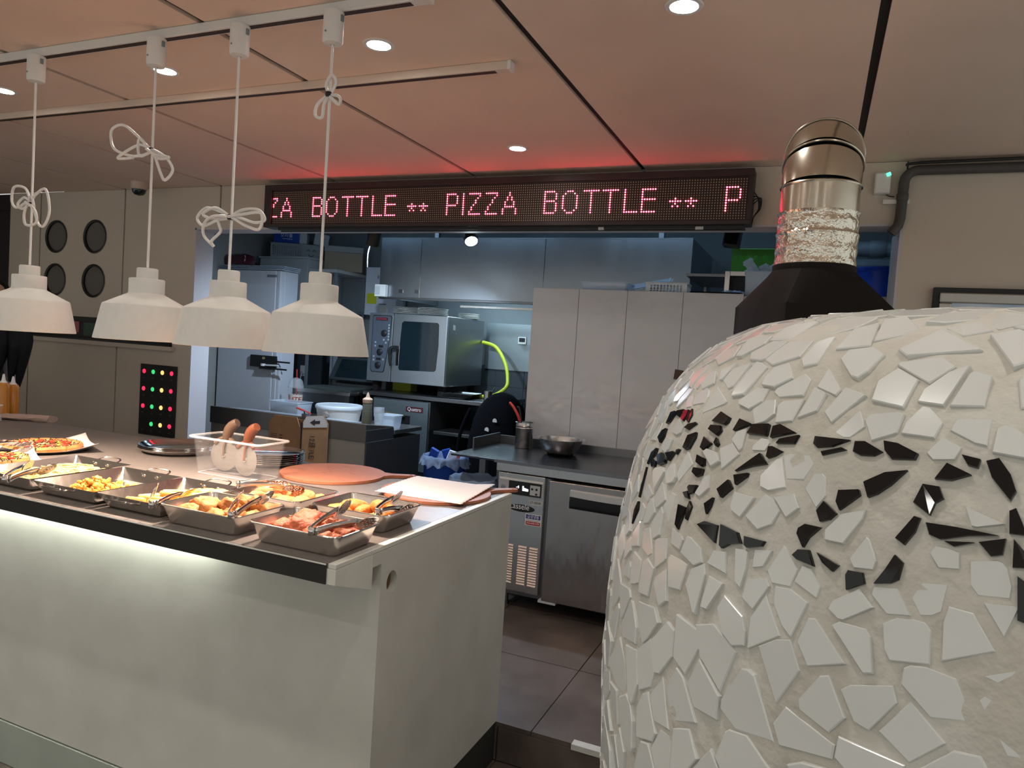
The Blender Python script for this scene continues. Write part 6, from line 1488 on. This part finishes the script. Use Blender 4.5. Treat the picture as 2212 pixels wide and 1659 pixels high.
# ---- black backpack on a stool, bins
bp = T('black_backpack', 'large black fabric bag with two small white badges beside the worktop', 'bag', (-2.20, 4.92, KF))
prof_b = [(0.0, 0.235), (0.05, 0.25), (0.30, 0.25), (0.55, 0.235), (0.75, 0.225), (0.90, 0.205), (1.00, 0.17), (1.06, 0.125), (1.10, 0.07), (1.115, 0.02)]
rings = []
for z, r in prof_b:
    rings.append([(r * math.copysign(abs(math.cos(a)) ** 0.8, math.cos(a)) * (1 + 0.04 * noise.noise(Vector((math.cos(a) * 2, math.sin(a) * 2, z * 6)))) + 0.05 * z, 0.75 * r * math.copysign(abs(math.sin(a)) ** 0.8, math.sin(a)), z) for a in [2 * PI * k / 36 for k in range(36)]])
P(bp, 'body', MB().loft(rings), M_fabric, True)
P(bp, 'strap', MB().tube(spl([(-0.16, -0.10, 0.98), (-0.22, -0.12, 0.80), (-0.25, -0.10, 0.55), (-0.24, -0.08, 0.30)]), 0.014, 8), M_fabric, True)
for x, z, a in ((0.075, 0.915, 0.0), (0.02, 0.845, 0.25)):
    o = P(bp, 'badge', MB().holed([(-0.017, -0.013), (0.017, -0.013), (0.015, 0.006), (0.006, 0.015), (-0.006, 0.015), (-0.015, 0.006)], [], XZ(0.0), 0.003), M_wprint); o.location = (x, -0.168 if z > 0.88 else -0.176, z); o.rotation_euler = (0.15, a, 0.05)
def bag_drape(R, z0, drop, out, seed, n=60, mz=5):
    mb = MB(); rr = []
    for k in range(mz + 4):
        ring_ = []
        for j in range(n):
            a = 2 * PI * j / n; w2 = noise.noise(Vector((math.cos(a) * 3.2, math.sin(a) * 3.2, seed))); w3 = noise.noise(Vector((math.cos(a) * 9, math.sin(a) * 9, seed + k * .4)))
            if k < 3: r = R - 0.012 - 0.02 * (2 - k); z = z0 - 0.10 + 0.05 * k + 0.004 * w3
            elif k == 3: r = R + 0.002 + 0.006 * w3; z = z0 + 0.014 + 0.012 * w2
            else:
                s = (k - 3) / mz; r = R + 0.008 + out * s * (0.6 + 0.8 * w2) + 0.014 * w3; z = z0 + 0.012 - drop * s * (0.75 + 0.6 * w2)
            ring_.append((r * math.cos(a), r * math.sin(a), z))
        rr.append(ring_)
    return mb.loft(rr, False, False)
b1 = T('blue_bin', 'tall blue waste bin lined with a pale plastic bag', 'bin', (-2.335, 4.42, KF))
P(b1, 'bucket', MB().lathe([(0.002, 0.002), (0.125, 0.0), (0.150, 0.66), (0.154, 0.665), (0.147, 0.66), (0.122, 0.006), (0.002, 0.006)], seg=48), M_blue, True)
o = P(b1, 'bag', bag_drape(0.152, 0.662, 0.085, 0.03, 2.0), M_bag, True)
for k, (x, y, z, a) in enumerate(((-0.085, -0.02, 0.66, 0.4), (0.005, 0.03, 0.66, -0.3), (0.045, 0.0, 0.655, 0.3))):
    o = S('snack_wrapper', MB().loft([[(-0.03 + 0.006 * noise.noise(Vector((k, z_, 0))), -0.012, z_), (0.03, -0.014 + 0.01 * noise.noise(Vector((k, z_, 4))), z_), (0.028, 0.012, z_), (-0.03, 0.010, z_)] for z_ in (-0.05, 0.0, 0.03, 0.055)]), M_blue if k < 2 else M_wprint, ('blue wrapper sticking out at the left of the blue bin', 'blue wrapper in the middle of the blue bin', 'white wrapper at the back of the blue bin')[k], 'wrapper', loc=(-2.335 + x, 4.42 + y, KF + z)); o.rotation_euler = (0.2, a, 0.3 * k)
o = S('red_wrapper', MB().box(-0.016, 0.016, -0.002, 0.002, 0, 0.075), mat('pink_red', (0.50, 0.12, 0.09), 0.5), 'small red wrapper at the right of the blue bin', 'wrapper', loc=(-2.255, 4.43, KF + 0.63)); o.rotation_euler = (0, 0.25, 0.3)
P(b1, 'clear_label', MB().box(-0.02, 0.02, -0.1355, -0.1345, 0.38, 0.50, RZ(-0.6), (0, 0, 0.44)), M_bag)
b2 = T('lined_bin', 'second waste bin lined with crumpled plastic, against the fridge', 'bin', (-1.745, 3.66, KF))
P(b2, 'bucket', MB().lathe([(0.002, 0.002), (0.115, 0.0), (0.132, 0.69), (0.136, 0.694), (0.128, 0.69), (0.112, 0.006), (0.002, 0.006)], seg=40), M_black, True)
P(b2, 'bag', bag_drape(0.134, 0.69, 0.17, 0.012, 5.0), M_bag, True)

# ================================================================== WALL THINGS
# indicator panel
lp = T('indicator_panel', 'black wall panel with four rows of coloured glowing dots', 'panel', (-4.398, WY, 1.05))
P(lp, 'plate', MB().box(-0.180, 0.180, -0.012, -0.0005, -0.262, 0.258), M_black, bevel=0.002)
for r in range(4):
    for c in range(4):
        if (r, c) == (3, 0): continue
        m_ = (M_ir, M_ig, M_iy, M_ir)[c]
        P(lp, ('red_light', 'green_light', 'amber_light', 'red_light')[c], MB().lathe([(0.001, 0.008), (0.009, 0.007), (0.0155, 0.003), (0.0165, 0)], seg=18).xform(Matrix.Translation((-0.140 + 0.0915 * c, -0.0122, 0.205 - 0.128 * r)) @ Matrix.Rotation(PI / 2, 4, 'X')), m_, True)
tk = MB()
for r in range(4):
    for c in range(4):
        x, z = -0.140 + 0.0915 * c, 0.155 - 0.128 * r
        tk.box(x - 0.014, x + 0.010, -0.014, -0.0121, z - 0.002, z + 0.001, RY(0.4)).box(x, x + 0.012, -0.014, -0.0121, z + 0.004, z + 0.007, RY(-0.3))
P(lp, 'jack_marks', tk, mat('faint_grey', (0.10, 0.10, 0.11), 0.4), stuff=True)
# dome camera
dcm = T('dome_camera', 'small white dome security camera under the ceiling', 'camera', (-4.46, 3.62, CZ))
P(dcm, 'base', MB().lathe([(0.002, -0.055), (0.050, -0.052), (0.055, -0.04), (0.057, -0.001)], seg=32, cap1=True), mat('camera_cream', (0.60, 0.48, 0.40), 0.5), True)
P(dcm, 'dome', MB().lathe([(0.046, -0.053), (0.043, -0.072), (0.030, -0.088), (0.001, -0.095)], seg=32), M_glassd, True)
# detector
al = T('wall_detector', 'white wall detector with a green light near the conduit', 'detector', (0.216, WY, 2.432))
P(al, 'case', MB().loft([[(-0.034, 0, 0), (0.034, 0, 0), (0.034, 0, 0.104), (-0.034, 0, 0.104)], [(-0.034, -0.028, 0.004), (0.034, -0.028, 0.004), (0.034, -0.034, 0.10), (-0.034, -0.034, 0.10)], [(-0.028, -0.034, 0.010), (0.028, -0.034, 0.010), (0.028, -0.040, 0.094), (-0.028, -0.040, 0.094)]]), M_white, bevel=0.004)
P(al, 'led', MB().box(0.014, 0.030, -0.042, -0.0392, 0.082, 0.096, RY(-0.4)), mat('led_green', (0.0, 0.5, 0.2), 0.3, emit=(0.05, 1.0, 0.45), estr=2.5))
P(al, 'slit', MB().box(-0.024, 0.022, -0.039, -0.0368, 0.040, 0.044), M_wprint)
P(al, 'cable', MB().tube(spl([(0.02, -0.01, 0.002), (0.035, -0.008, -0.006), (0.055, -0.006, -0.008)]), 0.003, 6), M_pipe, True)
# conduit
cp = T('conduit_pipe', 'grey conduit running along the ceiling and down the pier', 'pipe', (0, 0, 0))
P(cp, 'run', MB().tube([(2.15, WY - 0.026, 2.538), (0.36, WY - 0.026, 2.538)] + [(0.36 - 0.055 * math.sin(a), WY - 0.026, 2.483 + 0.055 * math.cos(a)) for a in [PI / 2 * k / 6 for k in range(1, 7)]] + [(0.302, WY - 0.026, 2.32), (0.296, WY - 0.026, 2.285), (0.27, WY - 0.024, 2.25)], 0.0225, 16), M_pipe, True)
P(cp, 'cable', MB().tube(spl([(2.15, WY - 0.05, 2.572), (1.2, WY - 0.05, 2.573), (0.6, WY - 0.05, 2.569), (0.34, WY - 0.045, 2.566), (0.31, WY - 0.04, 2.555)]), 0.007, 8), M_black, True)
P(cp, 'elbow_sleeve', MB().lathe([(0.0228, 0.0), (0.0255, 0.004), (0.0255, 0.03), (0.0228, 0.034)], c=(0.3035, WY - 0.026, 2.40), seg=18), M_pipe, True)
P(cp, 'clamp', MB().box(0.225, 0.335, WY - 0.02, WY - 0.0005, 2.388, 2.408), M_white)
# framed picture at right
pf = T('framed_picture', 'silver framed picture on the right wall, mostly hidden by the oven', 'picture', (0.98, WY, 1.62))
P(pf, 'black_edge', MB().box(-0.515, 0.515, -0.03, -0.0005, -0.385, 0.385), M_black, bevel=0.002)
fm = MB()
for (x0, x1, z0, z1) in ((-0.49, 0.49, 0.315, 0.362), (-0.49, 0.49, -0.362, -0.315), (-0.49, -0.44, -0.315, 0.315), (0.44, 0.49, -0.315, 0.315)):
    fm.box(x0, x1, -0.042, -0.0302, z0, z1)
P(pf, 'frame', fm, mat('silver_frame', (0.45, 0.43, 0.40), 0.35, 0.8), bevel=0.006)
P(pf, 'print', MB().box(-0.44, 0.44, -0.034, -0.0302, -0.315, 0.315), M_poster)

# ================================================================== PERSON at the left edge
def skin(name, verts, edges, radii, m, parent, root=0, sub=2):
    me = bpy.data.meshes.new(name); me.from_pydata(verts, edges, [])
    o = bpy.data.objects.new(name, me); COL.objects.link(o); o.parent = parent
    md = o.modifiers.new('skin', 'SKIN')
    for i, r in enumerate(radii):
        sv = me.skin_vertices[0].data[i]
        sv.radius = r if isinstance(r, tuple) else (r, r); sv.use_root = (i == root)
    md.use_smooth_shade = True
    sb = o.modifiers.new('sub', 'SUBSURF'); sb.levels = sub; sb.render_levels = sub
    me.materials.append(m)
    return o
pe = T('person', 'person in a grey top with long dark hair, cut by the left edge', 'person', (-5.30, 3.02, KF))
# body (x right, y back, z up); leaning a little towards the counter
V = [(0, 0, 0.90), (0.05, 0, 1.05), (0.12, -0.01, 1.20), (0.19, -0.02, 1.31), (0.24, -0.02, 1.38),        # pelvis..neck base
     (0.18, -0.18, 1.29), (0.17, -0.24, 1.06), (0.20, -0.23, 0.86), (0.21, -0.22, 0.81),                       # near arm
     (0.18, 0.14, 1.29), (0.16, 0.20, 1.06), (0.19, 0.19, 0.86), (0.20, 0.18, 0.81),                           # far arm
     (0.01, -0.09, 0.82), (0.02, -0.09, 0.47), (-0.01, -0.09, 0.09), (0.10, -0.09, 0.035),
     (0.01, 0.09, 0.82), (0.01, 0.09, 0.47), (-0.02, 0.09, 0.09), (0.09, 0.09, 0.035)]
Eg = [(0, 1), (1, 2), (2, 3), (3, 4), (3, 5), (5, 6), (6, 7), (7, 8), (3, 9), (9, 10), (10, 11), (11, 12), (0, 13), (13, 14), (14, 15), (15, 16), (0, 17), (17, 18), (18, 19), (19, 20)]
Rr = [(0.13, 0.15), (0.115, 0.13), (0.125, 0.15), (0.10, 0.12), 0.052, 0.055, 0.045, 0.036, 0.028, 0.055, 0.045, 0.036, 0.028, 0.085, 0.062, 0.042, 0.038, 0.085, 0.062, 0.042, 0.038]
skin('body', V, Eg, Rr, M_shirt, pe)
hdm = bmesh.new(); bmesh.ops.create_uvsphere(hdm, u_segments=24, v_segments=18, radius=1)
for v in hdm.verts:
    x, y, z = v.co; s = 1 - 0.18 * max(0, -z)
    v.co = Vector((x * 0.092 * s, y * 0.075 * s, z * 0.115))
    if x > 0.8 and abs(y) < 0.35 and -0.35 < z < 0.1: v.co.x += 0.014 * (1 - abs(y) / 0.35)
hm_ = bpy.data.meshes.new('head'); hdm.to_mesh(hm_); hdm.free(); hm_.shade_smooth(); hm_.materials.append(M_skin)
ho = link('head', hm_, pe, (0.345, -0.03, 1.555)); ho.rotation_euler = (0, 0.25, -0.35)
P(pe, 'neck', MB().tube([(0.235, -0.02, 1.36), (0.32, -0.03, 1.50)], 0.046, 16), M_skin, True)
fe = MB()
for s in (-1, 1):
    fe.add([Vector((0.084, s * 0.032, 0.012)) + Vector((c.x * 0.006, c.y * 0.012, c.z * 0.006)) for c in bv], bf)
P(ho, 'eyes', fe, M_black, True)
P(ho, 'mouth', MB().add([Vector((0.083, 0, -0.055)) + Vector((c.x * 0.006, c.y * 0.022, c.z * 0.006)) for c in bv], bf), mat('lips', (0.40, 0.12, 0.10), 0.5), True)
for s in (-1, 1):
    P(ho, 'ear', MB().add([Vector((-0.005, s * 0.075, -0.005)) + Vector((c.x * 0.018, c.y * 0.008, c.z * 0.030)) for c in bv], bf), M_skin, True)
    hnd = MB(); bx_, by_, bz_ = (0.212, -0.22, 0.80) if s < 0 else (0.202, 0.18, 0.80)
    hnd.tube([(bx_, by_, bz_ + 0.02), (bx_ + 0.004, by_, bz_ - 0.03), (bx_ + 0.010, by_, bz_ - 0.08)], [0.024, 0.034, 0.032], 10)
    for q in range(4):
        xx = bx_ + 0.010 + (1.5 - q) * 0.018; L = (0.062, 0.074, 0.070, 0.054)[q]
        hnd.tube([(xx, by_, bz_ - 0.07), (xx + 0.004, by_, bz_ - 0.07 - L * 0.55), (xx + 0.004, by_ - s * 0.016, bz_ - 0.07 - L)], [0.010, 0.009, 0.007], 7)
    hnd.tube([(bx_ + 0.025, by_, bz_ - 0.02), (bx_ + 0.052, by_ - s * 0.01, bz_ - 0.05), (bx_ + 0.056, by_ - s * 0.016, bz_ - 0.08)], [0.012, 0.010, 0.008], 7)
    P(pe, 'hand', hnd, M_skin, True)
hr = MB()
caps = [[(0.34 + rr_ * 0.108 * math.cos(a) - 0.012, -0.03 + rr_ * 0.092 * math.sin(a), 1.555 + zz) for a in [2 * PI * k / 24 for k in range(24)]] for rr_, zz in ((0.05, 0.128), (0.45, 0.118), (0.78, 0.088), (0.98, 0.04), (1.0, 0.0))]
hr.loft(caps, False, True)
for k, (sx_, sy_, ex_, ey_, ez_, r0) in enumerate(((0.30, 0.05, 0.42, 0.05, 1.06, 0.050), (0.36, 0.06, 0.49, 0.04, 1.00, 0.052), (0.40, 0.04, 0.52, 0.02, 0.985, 0.050), (0.42, 0.0, 0.50, -0.02, 1.02, 0.048), (0.28, -0.08, 0.38, -0.12, 1.08, 0.050), (0.38, -0.08, 0.46, -0.08, 1.05, 0.048), (0.26, 0.0, 0.20, 0.06, 1.15, 0.05))):
    pts = spl([(sx_, sy_, 1.60), (sx_ + 0.45 * (ex_ - sx_) + 0.03, sy_ + 0.3 * (ey_ - sy_), 1.42), (sx_ + 0.9 * (ex_ - sx_) + 0.045, ey_, 1.24), (ex_, ey_, ez_)], 5); n = len(pts)
    hr.tube(pts, [r0 * (0.75 + 0.45 * math.sin(PI * q / n)) * (1 - 0.85 * max(0, (q / n - 0.55) / 0.45)) for q in range(n)], 10)
P(pe, 'hair', hr, M_hair, True)
